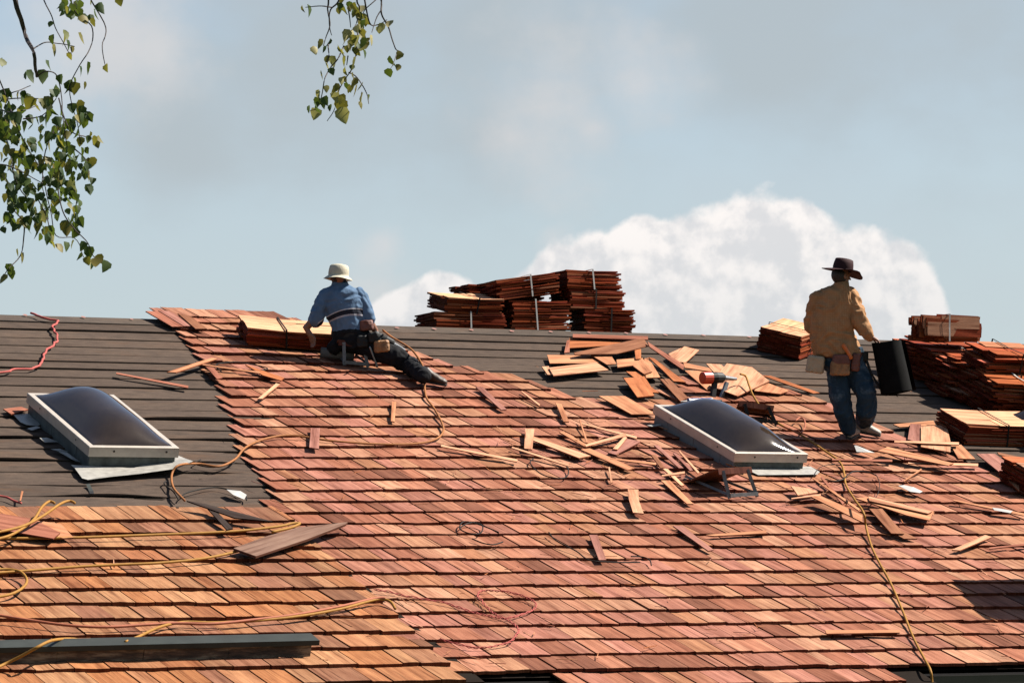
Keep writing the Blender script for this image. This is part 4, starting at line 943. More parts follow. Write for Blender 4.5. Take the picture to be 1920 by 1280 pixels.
def cloth(name, rgb, rough=.85, kind=None):
    m, t, b = newmat(name); tc = t.nodes.new('ShaderNodeTexCoord').outputs['Object']
    f = RAMP(t, noise_tex(t, tc, 7, 5, .6), [(.3, (.82,)*3), (.7, (1.15,)*3)]); rgb = tuple(x*.78 for x in rgb); c = MIX(t, 1, rgb, f, 'MULTIPLY')
    if kind == 'print':
        vo = t.nodes.new('ShaderNodeTexVoronoi'); vo.inputs['Scale'].default_value = 42; vo.inputs['Randomness'].default_value = .25; t.links.new(tc, vo.inputs[0])
        c = MIX(t, RAMP(t, vo.outputs['Distance'], [(.26, (.40,)*3), (.40, (0,)*3)]), c, (.30, .19, .10))
    if kind == 'jeans':
        c = MIX(t, RAMP(t, noise_tex(t, tc, 4.5, 5, .7), [(.52, (0,)*3), (.72, (1,)*3)]), c, (.07, .105, .14))
    if kind == 'stripe':
        at2 = t.nodes.new('ShaderNodeAttribute'); at2.attribute_name = 'band'
        s3 = RAMP(t, at2.outputs['Fac'], [(.0, rgb), (.42, (.36, .36, .38)), (.45, (.010, .012, .02)), (.60, (.25, .25, .28)), (.66, rgb)], 'CONSTANT')
        c = MIX(t, 1, s3, f, 'MULTIPLY')
    t.links.new(c, b.inputs['Base Color']); b.inputs['Roughness'].default_value = rough; b.inputs['Specular IOR Level'].default_value = .15
    bump(t, b, noise_tex(t, mapping(t, tc, (1, 1, .6)), 60, 3, .6), .003); return m
M_skin = plain('skin', (.26, .115, .065), .5, nz=.12, nscale=12)
M_hair = plain('dark_hair', (.012, .008, .006), .6)
M_tan = cloth('tan_print_shirt', (.32, .165, .075), kind='print'); M_blue = cloth('blue_striped_shirt', (.085, .145, .235), kind='stripe')
M_jean = cloth('blue_jeans', (.015, .034, .056), kind='jeans'); M_trous = cloth('black_trousers', (.0075, .008, .010))
M_hatb = plain('maroon_felt_hat', (.040, .012, .014), .75, 0, .15, nz=.15); M_hatw = cloth('canvas_sun_hat', (.44, .41, .32))
M_leath = plain('tan_leather', (.30, .145, .055), .65, nz=.35, nscale=18, bmp=.003); M_leathr = plain('red_brown_leather', (.15, .045, .028), .6, nz=.3, nscale=18)
M_cloth = cloth('canvas_pouch', (.40, .30, .20)); M_shoe = plain('white_trainer', (.34, .30, .26), .6, nz=.3, nscale=22); M_sole = plain('dark_sole', (.03, .027, .025), .7)
M_boot = plain('brown_boot', (.065, .035, .02), .55, nz=.3, nscale=20); M_orange = plain('orange_handle', (.62, .15, .02), .45)
M_rollm = plain('black_felt_roll', (.006, .006, .006), .9, 0, .08, nz=.3, nscale=10); M_rollg = plain('grey_felt_roll', (.12, .11, .10), .8, nz=.2)
def addpart(name, me, mat, root):
    me.transform(MW[root.name].inverted()); me.materials.append(mat); return link(name, me, None, root)
def person(label, base, skin_mb, vox=.0075):
    me = remeshed(skin_mb, vox, 2, name='person'); me.transform(Matrix.Translation(-base)); me.materials.append(M_skin)
    o = link('person', me); o.matrix_basis = Matrix.Translation(base); MW[o.name] = Matrix.Translation(base); tag(o, label, 'person'); return o
def hatmesh(c, upv, f, rc, hc, rb, droop, mode):
    """crown and brim as one shell"""
    upv = upv.normalized(); f = (f-upv*f.dot(upv)).normalized(); sd = f.cross(upv); mb = MB(); prof = []
    SG = 32
    def rr(rad, h, k=1.12): return [c+sd*(cos(2*pi*j/SG)*rad)+f*(sin(2*pi*j/SG)*rad*k)+upv*(h(2*pi*j/SG) if callable(h) else h) for j in range(SG+1)]
    br = (lambda q: (lambda a: -droop*q+(.028*q*q*abs(cos(a))**2 if mode == 'fedora' else 0)-(.02*q if sin(a) > .5 and mode == 'fedora' else 0)+.006*q*sin(a*3+1)))
    rows = [rr(rb*1.0, br(1)), rr(rb*.93, br(.85)), rr((rb+rc)/2, br(.4)), rr(rc*1.03, 0), rr(rc, .012), rr(rc*1.02, .025)]
    if mode == 'fedora': rows += [rr(rc*.97, hc*.6), rr(rc*.88, lambda a: hc*(.93+.05*abs(cos(a)))), rr(rc*.74, lambda a: hc*(1.0+.03*abs(cos(a)))), rr(rc*.45, lambda a: hc*(.90+.08*abs(cos(a)))), rr(.002, hc*.86)]
    else: rows += [rr(rc*1.0, hc*.5), rr(rc*.93, hc*.82), rr(rc*.78, hc*.95), rr(rc*.4, hc*1.03), rr(.002, hc*1.04)]
    mb.grid(rows)
    o_ = MB(); o_.v = mb.v; o_.f = mb.f; o_.uv = mb.uv; o_.c = mb.c
    # underside of the brim
    mb.grid([rr(rb*.998, lambda a: br(1)(a)-.005), rr((rb+rc)/2, lambda a: br(.4)(a)-.006), rr(rc*.95, -.006)][::-1])
    me = mb.mesh('hat', 1e-4); me.shade_smooth(); return me
def boxy(mb, c, ax, ay, az, a, b_, h, taper=1.0, seg=14, pw=.6):
    loft(mb, [ring(c+az*(-h+2*h*q), ax, ay, a*(taper+(1-taper)*q)*(.86 if q in (0, 1) else 1), b_*(taper+(1-taper)*q)*(.86 if q in (0, 1) else 1), seg, pw) for q in (0, .1, .5, .9, 1)])
CX, CY, CZ = rt.copy(), fw.copy(), up.copy()      # picture right, away, picture up

# ---- standing roofer
lf = rp(1595, 823, .075); rf = rp(1618, 812, .075); D0 = (lf-CAM).dot(fw)-.02; s1 = D0/FPX
def Q(x, y, dz=0): return at(x, y, D0-dz)
face = (CX*.85+CY*.5-CZ*.12)
sk = MB(); hc = Q(1577, 518)
head(sk, hc, face, k=1.02)
limb(sk, [hc-Zup*.07, Q(1575, 545)], [.058, .065])
for rr_ in ([(548, 1572, 20, .07), (560, 1570, 34, .10), (590, 1562, 36, .12), (630, 1565, 34, .12), (665, 1577, 33, .12), (690, 1580, 30, .10)],):
    loft(sk, [ring(Q(c, y), CX, CY, w_*s1, dp) for y, c, w_, dp in rr_])
limb(sk, [Q(1597, 556), Q(1611, 604, .03), Q(1630, 630, .10)], [.055, .045, .032])
wr = Q(1632, 631, .10); hand(sk, Q(1630, 629, .10), (CX*.80-CZ*.45-CY*.1), (-CZ*.8-CX*.4), 1, .55, 1.12)
limb(sk, [Q(1532, 560), Q(1522, 610, -.10), Q(1540, 636, -.32)], [.055, .045, .032])
hand(sk, Q(1541, 637, -.34), (CX*.5-CY*.8), CZ*-1, -1, .4, 1.1)
limb(sk, [Q(1566, 680), Q(1575, 745, .02), lf+Zup*.09], [.085, .060, .042]); limb(sk, [Q(1598, 680), Q(1625, 742, .05), rf+Zup*.10+CX*.0], [.085, .060, .042])
man = person('roofer in a tan print shirt, jeans and dark brimmed hat standing, back turned', lf, sk)
sh_ = MB()
loft(sh_, [ring(Q(c, y), CX, CY, w_*s1, dp, 22, .9) for y, c, w_, dp in ((530, 1577, 11, .06), (535, 1577, 14, .072), (539, 1576, 21, .085), (544, 1573, 32, .10), (553, 1570, 37, .12), (570, 1567, 40, .14), (592, 1562, 40.5, .15), (615, 1560, 40, .155), (638, 1563, 42, .16), (654, 1569, 45, .165), (663, 1573, 46, .16), (668, 1573, 43, .15))])
limb(sh_, [Q(1594, 552), Q(1601, 575, .03), Q(1610, 601, .07), Q(1621, 617, .08), Q(1630, 629, .10)], [.084, .088, .080, .068, .048])
limb(sh_, [Q(1533, 556), Q(1526, 580, -.02), Q(1520, 610, -.08), Q(1534, 632, -.26)], [.068, .070, .064, .048])
addpart('shirt', remeshed(sh_, .010, 2, .018, 8, 'shirt'), M_tan, man)
mb = MB(); loft(mb, [ring(Q(1577, y, .0), CX, CY, w_*s1, dp, 22) for y, w_, dp in ((535, 13.5, .078), (528, 11.5, .068))], False); loft(mb, [ring(Q(1577, y, .0), CX, CY, w_*s1, dp, 22) for y, w_, dp in ((528, 11.3, .067), (534, 12.5, .072))], False)
addpart('collar', remeshed(mb, .006, 1, 0, 10, 'collar') if False else mb.mesh('collar'), M_tan, man)
tr = MB()
loft(tr, [ring(Q(c, y), CX, CY, w_*s1, dp, 20) for y, c, w_, dp in ((652, 1578, 40, .135), (668, 1581, 39, .14), (684, 1583, 40, .14), (694, 1584, 36, .12))])
limb(tr, [Q(1569, 684), Q(1572, 705), Q(1575, 740, .03), Q(1582, 772, .02), lf+Zup*.11-CX*.02], [.105, .108, .104, .092, .072])
limb(tr, [Q(1601, 684), Q(1611, 705, .02), Q(1624, 738, .08), Q(1625, 768, .06), rf+Zup*.13+CX*.02], [.108, .112, .104, .098, .088])
addpart('jeans', remeshed(tr, .010, 2, .013, 9, 'jeans'), M_jean, man)
def shoe(root, heel, d, L_, m1, m2, nm, hgt=.10, k=1.0):
    d = (d-n*d.dot(n)).normalized(); sd = d.cross(n)
    mb = MB(); rr = []
    for q, w_, h in ((0, .030, .085), (.06, .040, .105), (.25, .042, .115), (.45, .043, .085), (.7, .050, .062), (.9, .042, .045), (1, .022, .030)):
        hh = h*hgt/.10
        rr.append(ring(heel+d*(L_*q)+n*(hh*.5+.012), sd, n, w_*k, hh*.5, 14, .85))
    loft(mb, rr); addpart(nm, remeshed(mb, .008, 2, .001, 20, nm), m1, root)
    mb = MB(); rr = [ring(heel+d*(L_*q*1.02-.006)+n*.010, sd, n, w_*k*1.06, .013, 12, .5) for q, w_ in ((0, .030), (.06, .040), (.25, .041), (.5, .042), (.72, .050), (.9, .043), (1, .024))]
    loft(mb, rr); mb2 = mb.mesh('sole'); mb2.shade_flat() if hasattr(mb2, 'shade_flat') else None; addpart('sole', mb2, m2, root)
shoe(man, lf-CX*.02-dn*.0, CX*.35+CY*.95, .28, M_shoe, M_sole, 'shoe', .115)
shoe(man, rp(1600, 808, .078), CX*1.0-CY*.25, .285, M_shoe, M_sole, 'shoe', .12, 1.05)
me = hatmesh(Q(1580, 506), (Zup+CX*.20-CY*.02), face, .096, .112, .200, .030, 'fedora'); addpart('hat', me, M_hatb, man)
mb = MB(); hh_ = hc; ball(mb, hc+Zup*.005-face.normalized()*.022, .082, .085, .092, face.normalized().cross(Zup), face.normalized(), Zup)
addpart('hair', remeshed(mb, .008, 1, .002, 60, 'hair'), M_hair, man)
# tool belt
mb = MB(); 
for (a, b_) in (((1545, 664), (1617, 659)),):
    loft(mb, [ring(Q(1581, y), CX, CY, 40.5*s1, .150, 24) for y in (671, 661)], False)
addpart('belt', mb.mesh('belt'), M_leathr, man)
def pouch(root, c, w_, h, d_, m_, nm, lean=0, Qf=None, taper=1.1):
    mb = MB(); az = (CZ+CX*lean).normalized(); boxy(mb, c, (CX-az*CX.dot(az)).normalized(), CY, az, w_, d_, h, taper)
    addpart(nm, remeshed(mb, .008, 3, .005, 22, nm), m_, root)
pouch(man, Q(1529, 683, .10), .085, .085, .055, M_cloth, 'pouch', .15)
pouch(man, Q(1575, 690, .16), .092, .072, .045, M_leath, 'pouch', .0)
pouch(man, Q(1577, 674, .16), .085, .05, .045, M_leathr, 'pouch')
pouch(man, Q(1604, 679, .13), .042, .088, .035, M_leathr, 'pouch', .08)
mb = MB(); limb(mb, [Q(1582, 648, .19), Q(1589, 659, .19), Q(1595, 670, .18)], [.022, .019, .022], 8); addpart('tool_handle', mb.mesh('tool_handle'), M_orange, man)
mb = MB(); limb(mb, [Q(1620, 664, .05), Q(1634, 700, .08), Q(1650, 728, .08)], [.018, .010, .013], 8); addpart('hammer', mb.mesh('hammer'), M_black, man)
mb = MB(); boxy(mb, Q(1620, 668, .04), CX, CY, CZ, .045, .04, .045); addpart('tape_holster', mb.mesh('tape_holster'), M_black, man)

# black felt roll he carries: a loose sheet in the hand and the rolled rest
root = empty('felt_roll', Q(1675, 690, .05)); tag(root, 'black roofing felt roll with a hanging flap held in the standing roofer\'s right hand', 'felt roll')
mb = MB(); A_ = Q(1664, 642, .05); B_ = Q(1683, 736, .08); t_ = (B_-A_).normalized(); x_ = t_.cross(CY).normalized(); y_ = t_.cross(x_); rows = []
for i in range(9):
    f = i/8; row = []
    for k in range(46):
        a = k*.42; R_ = .062+.0026*k+.012*f; row.append(A_+t_*((B_-A_).length*f+.01*sin(k*.3))+x_*(cos(a)*R_)+y_*(sin(a)*R_))
    rows.append(row)
mb.grid(rows); mb.build('roll', M_rollm, root, 1e-5, True)
mb = MB(); rows = []
TL_, TR_, BL_, BR_ = Q(1634, 643, .12), Q(1662, 640, .10), Q(1664, 733, .12), Q(1684, 744, .14)
for i in range(13):
    f = i/12; rows.append([TL_.lerp(BL_, f).lerp(TR_.lerp(BR_, f), g/6)+CY*(.03*sin(g*1.1+f*2))-CX*.02*sin(f*pi) for g in range(7)])
mb.grid(rows); mb.grid([[p+CY*.004 for p in row][::-1] for row in rows]); mb.build('flap', M_rollm, root, 0, True)

# ---- seated roofer
base = rp(690, 688, .07); D0 = (rp(662, 672, .1)-CAM).dot(fw); s1 = D0/FPX
sk = MB(); hc = Q(634, 521); face = (-CX*.35+CY*.9-CZ*.35)
head(sk, hc, face, (Zup+CX*.05).normalized(), 1.0); limb(sk, [hc-Zup*.06, Q(638, 546)], [.055, .062])
loft(sk, [ring(Q(c, y), CX, CY, w_*s1, dp) for y, c, w_, dp in ((545, 639, 18, .07), (556, 642, 30, .10), (580, 645, 30, .11), (605, 653, 25, .10), (622, 658, 25, .10), (640, 662, 22, .09))])
limb(sk, [Q(608, 560), Q(590, 598, .04), Q(574, 615, .03), Q(582, 628, .05)], [.052, .046, .040, .030]); hand(sk, Q(581, 626, .05), (CX*.35-CZ*.9-CY*.1), (-CX*.5-CY*.5), -1, .35, 1.0)
limb(sk, [Q(678, 556), Q(690, 598, .03), Q(704, 620, -.02)], [.052, .045, .032]); hand(sk, Q(705, 621, -.02), (CX*.6-CZ*.6-CY*.3), (-CX*.3-CZ*.5), 1, .7, 1.0)
limb(sk, [Q(678, 642, .03), Q(706, 653, .10), Q(742, 666, .16), Q(768, 684, .14), rp(795, 704, .17)], [.075, .07, .062, .052, .045]); limb(sk, [Q(648, 643), Q(634, 652, -.30), rp(628, 650, .20)], [.075, .07, .05])
man2 = person('roofer in a blue striped shirt and pale sun hat sitting, leaning toward a bundle', base, sk)
sh_ = MB()
loft(sh_, [ring(Q(c, y), CX, CY, w_*s1, dp, 22, .9) for y, c, w_, dp in ((529, 637, 13, .068), (536, 638, 15, .08), (541, 639, 25, .10), (548, 640, 34, .125), (560, 643, 38, .14), (575, 645, 38, .15), (590, 648, 37, .155), (605, 653, 34, .155), (617, 656, 33, .15), (627, 658, 34, .145))])
limb(sh_, [Q(611, 553), Q(603, 572, .03), Q(596, 588, .05), Q(591, 601, .05)], [.070, .074, .075, .068])
limb(sh_, [Q(674, 552), Q(683, 572, .01), Q(689, 590, .03), Q(692, 599, .03)], [.066, .066, .062, .058])
me = remeshed(sh_, .010, 3, .014, 9, 'shirt')
bd = me.attributes.new('band', 'FLOAT', 'POINT')
for i, v in enumerate(me.vertices):
    x, y = pix(v.co); yc = 576-.00+((x-662)**2)*.0062-(x-662)*.02+6
    a_ = (yc-y); g = .5-a_/60.          # band coordinate falls across the stripes
    inarm = (x < 603+(y-575)*-.25) or x > 681
    bd.data[i].value = 0 if inarm else max(0, min(1, g))
addpart('shirt', me, M_blue, man2)
tr = MB()
loft(tr, [ring(Q(c, y), CX, CY, w_*s1, dp, 20) for y, c, w_, dp in ((616, 656, 33, .15), (628, 659, 37, .165), (640, 663, 39, .175), (652, 665, 36, .16))])
limb(tr, [Q(680, 642, .03), Q(708, 655, .10), Q(742, 668, .16), Q(768, 685, .14), rp(795, 705, .17)], [.125, .125, .108, .088, .070])
limb(tr, [Q(648, 643), Q(634, 652, -.30), rp(628, 650, .20)], [.11, .10, .08])
limb(tr, [Q(655, 640, .02), Q(690, 645, .03)], [.11, .11])
addpart('trousers', remeshed(tr, .010, 2, .014, 9, 'trousers'), M_trous, man2)
shoe(man2, rp(786, 713, .085)-CX*.0, CX*1-CY*.25, .29, M_boot, M_sole, 'boot', .125, 1.1)
shoe(man2, rp(626, 652, .085), CY*1-CX*.3, .28, M_boot, M_sole, 'boot', .12, 1.0)
me = hatmesh(Q(634.5, 518), (Zup+CX*.10-CY*.0), face, .104, .122, .152, .030, 'bucket'); addpart('hat', me, M_hatw, man2)
mb = MB(); ball(mb, hc+Zup*.0-face.normalized()*.018, .080, .085, .088, face.normalized().cross(Zup), face.normalized(), Zup); addpart('hair', remeshed(mb, .008, 1, .002, 60, 'hair'), M_hair, man2)
mb = MB(); loft(mb, [ring(Q(660, y), CX, CY, 36.5*s1, .165, 24) for y in (632, 624)], False); addpart('belt', mb.mesh('belt'), M_black, man2)
pouch(man2, Q(687, 610, .10), .068, .052, .045, M_leathr, 'pouch', -.1)
pouch(man2, Q(716, 649, .22), .075, .058, .05, M_leath, 'pouch', -.1)
pouch(man2, Q(702, 632, .18), .06, .05, .05, M_black, 'pouch', -.2)
pouch(man2, Q(680, 640, .16), .06, .06, .05, M_black, 'pouch', -.1)
mb = MB(); limb(mb, [Q(694, 651, .22), Q(700, 668, .22), Q(707, 686, .2)], [.012, .009, .013], 8); addpart('hammer', mb.mesh('hammer'), M_steel, man2)
# pneumatic nailer in his lap
def gun(c, X, Zg, label, cap, k=1.0):
    X = X.normalized(); Zg = (Zg-X*Zg.dot(X)).normalized(); Y = Zg.cross(X); Mx = Matrix((X, Y, Zg)).transposed().to_4x4(); Mx.translation = c
    root = empty('nail_gun', mat=Mx); tag(root, label, 'nail gun')
    T = lambda x, y, z: Mx@(V((x, y, z))*k)
    def cyl(pts, rads, nm, m_, seg=14):
        mb = MB(); P = [T(*p) for p in pts]; tube_mb(mb, P, [q*k for q in rads], seg); mb.build(nm, m_, root, 1e-5, False)
    cyl([(-.16, 0, 0), (-.155, 0, 0), (-.07, 0, 0), (-.065, 0, 0)], [.038, .052, .052, .045], 'motor_cap', cap)
    cyl([(-.066, 0, 0), (-.02, 0, 0), (.05, 0, 0), (.07, 0, 0)], [.044, .050, .044, .03], 'cylinder', M_black)
    cyl([(.07, 0, 0), (.16, 0, -.01), (.20, 0, -.012)], [.022, .018, .012], 'nose', M_steel, 10)
    mb = MB(); mb.box(Mx@Matrix.Rotation(.25, 4, 'Y'), -.04*k, .0, -.016*k, .016*k, -.17*k, -.03*k); mb.build('handle', M_black, root)
    mb = MB(); mb.box(Mx@Matrix.Rotation(.5, 4, 'Y'), .09*k, .12*k, -.014*k, .014*k, -.17*k, .01*k); mb.build('magazine', M_steel, root)
    return root
gun(Q(727, 640, .15), CX*.8-CZ*.35, CZ, 'dark nail gun lying in the seated roofer\'s lap', M_black)
gun(rp(1345, 708, .23), (r*.98+dn*-.12), n*.5-dn*.2+V((0, 0, .3)), 'nail gun with a red orange cap on the pale boards', plain('red_cap', (.55, .06, .02), .35), 1.25)
# grey felt roll beside the bench
A_ = rp(601, 660, .12); B_ = rp(664, 668, .12); root = empty('felt_roll', A_); tag(root, 'grey roofing felt roll lying under the seated roofer\'s bench', 'felt roll')
mb = MB(); tube_mb(mb, [A_, A_.lerp(B_, .5), B_], .052, 20); mb.build('roll', M_rollg, root, 1e-5, True)
mb = MB(); tube_mb(mb, [A_-(B_-A_).normalized()*.002, A_-(B_-A_).normalized()*.004], .03, 12); mb.build('core', M_rollm, root)
# caulk tube behind the right skylight
A_ = rp(1290, 752, .26); B_ = rp(1334, 751, .26); d_ = (B_-A_).normalized(); root = empty('caulk_tube', A_); tag(root, 'blue and white caulk tube in a gun behind the right skylight', 'caulk tube')
mb = MB(); tube_mb(mb, [A_, B_], .030, 16); mb.build('tube', plain('blue_label', (.04, .12, .34), .4, nz=.5, nscale=30), root, 1e-5)
for f in (.02, .45, .97):
    mb = MB(); tube_mb(mb, [A_.lerp(B_, f), A_.lerp(B_, f)+d_*.014], .0315, 16); mb.build('white_band', M_white, root)
mb = MB(); tube_mb(mb, [A_-d_*.09, A_-d_*.03, A_], [.004, .010, .012], 10); mb.build('nozzle', M_white, root)
mb = MB(); tube_mb(mb, [B_, B_+d_*.13], .010, 8); tube_mb(mb, [B_+d_*.05, B_+d_*.06-n*.10], .010, 8); mb.build('gun_frame', M_black, root)

# ------------------------------------------------------------------ unseen brick stack, added off the right picture edge to cast a shadow
uc_, vc_ = uv(2035, 1152); Mc = Matrix.Translation(roof(uc_, vc_))@Matrix.Rotation(-RD(RAZ)+pi/2, 4, 'Z')
ch = empty('shadow_caster', mat=Mc); tag(ch, 'unseen brick stack added outside the right edge to cast a shadow on the shingles', 'shadow_caster')
M_brick = plain('brick', (.22, .075, .045), .85, nz=.3, nscale=9); M_mort = plain('mortar', (.26, .24, .21), .9)
mb = MB(); mb.box(Mc, 0, .62, -.50, .50, -.6, 1.25); mb.build('core', M_mort, ch)
bm0 = MB(); bm0.box(Matrix.Identity(4), 0, .19, -.008, 0, 0, .055); bme = bm0.mesh('brick'); bme.materials.append(M_brick)
for z in range(18):
    for side, (L2, Mt) in enumerate(((.62, Matrix.Translation((0, -.502, 0))), (1.0, Matrix.Translation((-.002, .50, 0))@Matrix.Rotation(-pi/2, 4, 'Z')))):
        x = -.1 if z % 2 else 0
        while x < L2-.02:
            a = max(0, x); b_ = min(L2, x+.19)
            if b_-a > .03:
                o = bpy.data.objects.new('brick', bme); COL.objects.link(o); o.parent = ch
                o.matrix_basis = Mt@Matrix.Translation((a, 0, .0+z*.068))@Matrix.Diagonal(((b_-a)/.19, 1, 1, 1))
            x += .20
mb = MB(); mb.box(Mc, -.05, .67, -.55, .55, 1.25, 1.32); mb.build('cap', M_mort, ch)

# ------------------------------------------------------------------ birch tree, branches hanging into the picture
TD = 19.5
tb = at(-560, 1280, TD); tb.z = GZ
tree = empty('birch_tree', tb); tag(tree, 'birch tree whose leafy twigs hang in at the top left and top centre', 'tree')
M_bark = plain('birch_bark', (.42, .40, .36), .8, nz=.5, nscale=5); M_twig = plain('twig_bark', (.035, .022, .018), .8)
def leafmat(name, a, b_, tcol):
    m = bpy.data.materials.new(name); m.use_nodes = True; t = m.node_tree; t.nodes.clear()
    o = t.nodes.new('ShaderNodeOutputMaterial'); p = t.nodes.new('ShaderNodeBsdfPrincipled'); tr_ = t.nodes.new('ShaderNodeBsdfTranslucent'); mx = t.nodes.new('ShaderNodeMixShader')
    oi = t.nodes.new('ShaderNodeObjectInfo'); tc = t.nodes.new('ShaderNodeTexCoord').outputs['UV']
    c = MIX(t, oi.outputs['Random'], a, b_); g = noise_tex(t, mapping(t, tc, (30, 6, 1)), 1, 3, .6)
    c = MIX(t, 1, c, RAMP(t, g, [(.3, (.8,)*3), (.7, (1.2,)*3)]), 'MULTIPLY')
    t.links.new(c, p.inputs['Base Color']); p.inputs['Roughness'].default_value = .55; p.inputs['Specular IOR Level'].default_value = .18
    t.links.new(MIX(t, oi.outputs['Random'], tcol, tuple(x*.35 for x in tcol)), tr_.inputs[0]); mx.inputs[0].default_value = .30
    t.links.new(p.outputs[0], mx.inputs[1]); t.links.new(tr_.outputs[0], mx.inputs[2]); t.links.new(mx.outputs[0], o.inputs[0]); return m
LM = [leafmat('birch_leaf_dark', (.018, .035, .010), (.045, .070, .014), (.10, .14, .015)), leafmat('birch_leaf_olive', (.075, .085, .018), (.13, .105, .025), (.26, .24, .03)), leafmat('birch_leaf_pale', (.20, .19, .07), (.30, .26, .13), (.30, .28, .08))]
LV = []
for mi, m_ in enumerate(LM):
    for q in range(3):
        mb = MB(); K_ = 7; fold = uni(.1, .45); bend = uni(-.2, .3); L0, L1 = [], []; mid = []
        for k in range(K_+1):
            f = k/K_; w_ = (sin(pi*min(1, f*1.0)**.62)*.40)*(1-.15*f)+(.02 if 0 < k < K_ else 0)
            if k == K_: w_ = 0
            w_ *= (1.08 if k % 2 else .94); z = bend*f*f
            mid.append(V((0, f, z))); L0.append(V((-w_, f-.03*(k % 2), z+w_*fold))); L1.append(V((w_, f-.03*(k % 2), z+w_*fold)))
        for k in range(K_):
            for A2, fl in ((L0, 0), (L1, 1)):
                q4 = [mid[k], mid[k+1], A2[k+1], A2[k]]; q4 = q4 if fl else q4[::-1]
                mb.poly(q4, [(p.x+.5, p.y) for p in q4])
        me = mb.mesh('leaf', 1e-5); me.materials.append(m_); me.shade_smooth(); LV.append((mi, me))
def T_(x, y, dz=0): return at(x, y, TD-dz)
def twig(root, nm, pts, r0, r1, jitter=.0):
    P = catmull([T_(x, y, dz) for x, y, dz in pts], 5); m2 = len(P)
    P = [p+V((MN.noise(p*6), MN.noise(p*6+V((9, 0, 0))), MN.noise(p*6+V((0, 9, 0)))))*.008 for p in P]
    mb = MB(); tube_mb(mb, P, [r0+(r1-r0)*i/(m2-1) for i in range(m2)], 5); mb.build(nm, M_twig, root); return P
# trunk and limbs outside the frame
mb = MB(); tp = [tb-V((0, 0, .4)), tb+V((0, 0, 1.5)), tb+V((.1, .05, 3.5)), tb+V((.15, 0, 6)), tb+V((.05, .1, 8.5)), tb+V((.1, .1, 10))]
tube_mb(mb, catmull(tp, 5), [.19-.0060*i for i in range(26)], 14); mb.build('trunk', M_bark, tree, 1e-5, True)
top = tb+V((.1, .02, 6.5)); brs = []
def limb_to(tgt, nm):
    br_ = empty(nm, top, parent=tree); mid = top.lerp(tgt, .5)+V((0, 0, .45))
    mb = MB(); P = catmull([top, mid, tgt], 8); tube_mb(mb, P, [.05-.040*i/(len(P)-1) for i in range(len(P))], 8); mb.build('limb', M_twig, br_, 1e-5); return br_
bl = limb_to(T_(10, -70, 0), 'branch'); bm_ = limb_to(T_(650, -90, 0), 'branch')
z7 = 1/2.2857; z8 = 1/5.335
TW7 = [[(10*2.2857, -160), (65, 0), (105, 130), (140, 230), (155, 330)], [(155, 330), (200, 305), (245, 325), (262, 420), (275, 560), (300, 700), (315, 790)],
       [(140, 210), (190, 185), (250, 190), (320, 200)], [(180, -20), (215, 60), (245, 140), (300, 230)], [(390, 0), (455, 120), (440, 200), (452, 280)], [(300, -20), (330, 60), (392, 110), (395, 190), (345, 280), (300, 380), (330, 520), (345, 620)],
       [(-20, 430), (60, 395), (130, 370)], [(-20, 440), (80, 420), (220, 425)], [(0, 470), (60, 480), (160, 455)], [(100, 510), (180, 495), (240, 420)],
       [(-20, 300), (30, 420), (60, 520), (120, 640), (180, 740), (215, 900), (240, 1010), (320, 1020), (360, 1100)], [(-20, 500), (40, 640), (60, 760), (120, 860), (140, 940), (160, 1000)],
       [(250, 780), (270, 900), (320, 980), (380, 1040), (400, 1100), (450, 1130)], [(105, 960), (95, 1080), (40, 1150), (10, 1190)], [(250, 420), (300, 560), (370, 590), (430, 600)], [(320, 640), (370, 690), (380, 750)],
       [(150, 830), (200, 940), (215, 1030)], [(260, 500), (200, 640), (180, 760), (190, 830)], [(-20, 700), (60, 720), (140, 760), (210, 800)], [(60, 900), (100, 960), (100, 1060)], [(315, 790), (330, 850), (320, 910)]]
for P in TW7:
    twig(bl, 'twig', [(x*z7, y*z7, MN.noise(V((x*.01, y*.01, 0)))*.4) for x, y in P], .016 if P[0][1] < -100 else .0040, .008 if P[0][1] < -100 else .0022)
TW8 = [[(400, -300), (400, 0), (390, 100), (410, 250), (370, 380), (350, 460)], [(560, -200), (500, 10), (415, 100), (405, 240), (440, 355)], [(430, 75), (330, 60), (180, 82)], [(690, -300), (690, 0), (712, 80), (685, 230), (640, 300)], [(600, 110), (625, 280)],
       [(690, 250), (690, 420), (680, 560), (640, 700), (520, 880), (470, 1100), (400, 1215)], [(770, -200), (770, 0), (812, 235), (890, 258), (985, 205)], [(935, -300), (935, 0), (935, 150), (1010, 290), (1075, 480), (1090, 530), (1045, 660)], [(960, -100), (870, 0), (770, 95), (720, 200)],
       [(600, 570), (590, 660)], [(610, 730), (690, 780), (790, 950), (805, 1040)], [(560, 460), (500, 590), (430, 670), (370, 780), (345, 950), (290, 1080), (220, 1100)], [(400, 430), (415, 550), (380, 640)], [(935, 100), (880, 180), (835, 330)]]
for P in TW8: twig(bm_, 'twig', [(540+x*z8, y*z8, MN.noise(V((x*.01, y*.01, 5)))*.3) for x, y in P], .0040 if P[0][1] > -150 else .006, .0020)
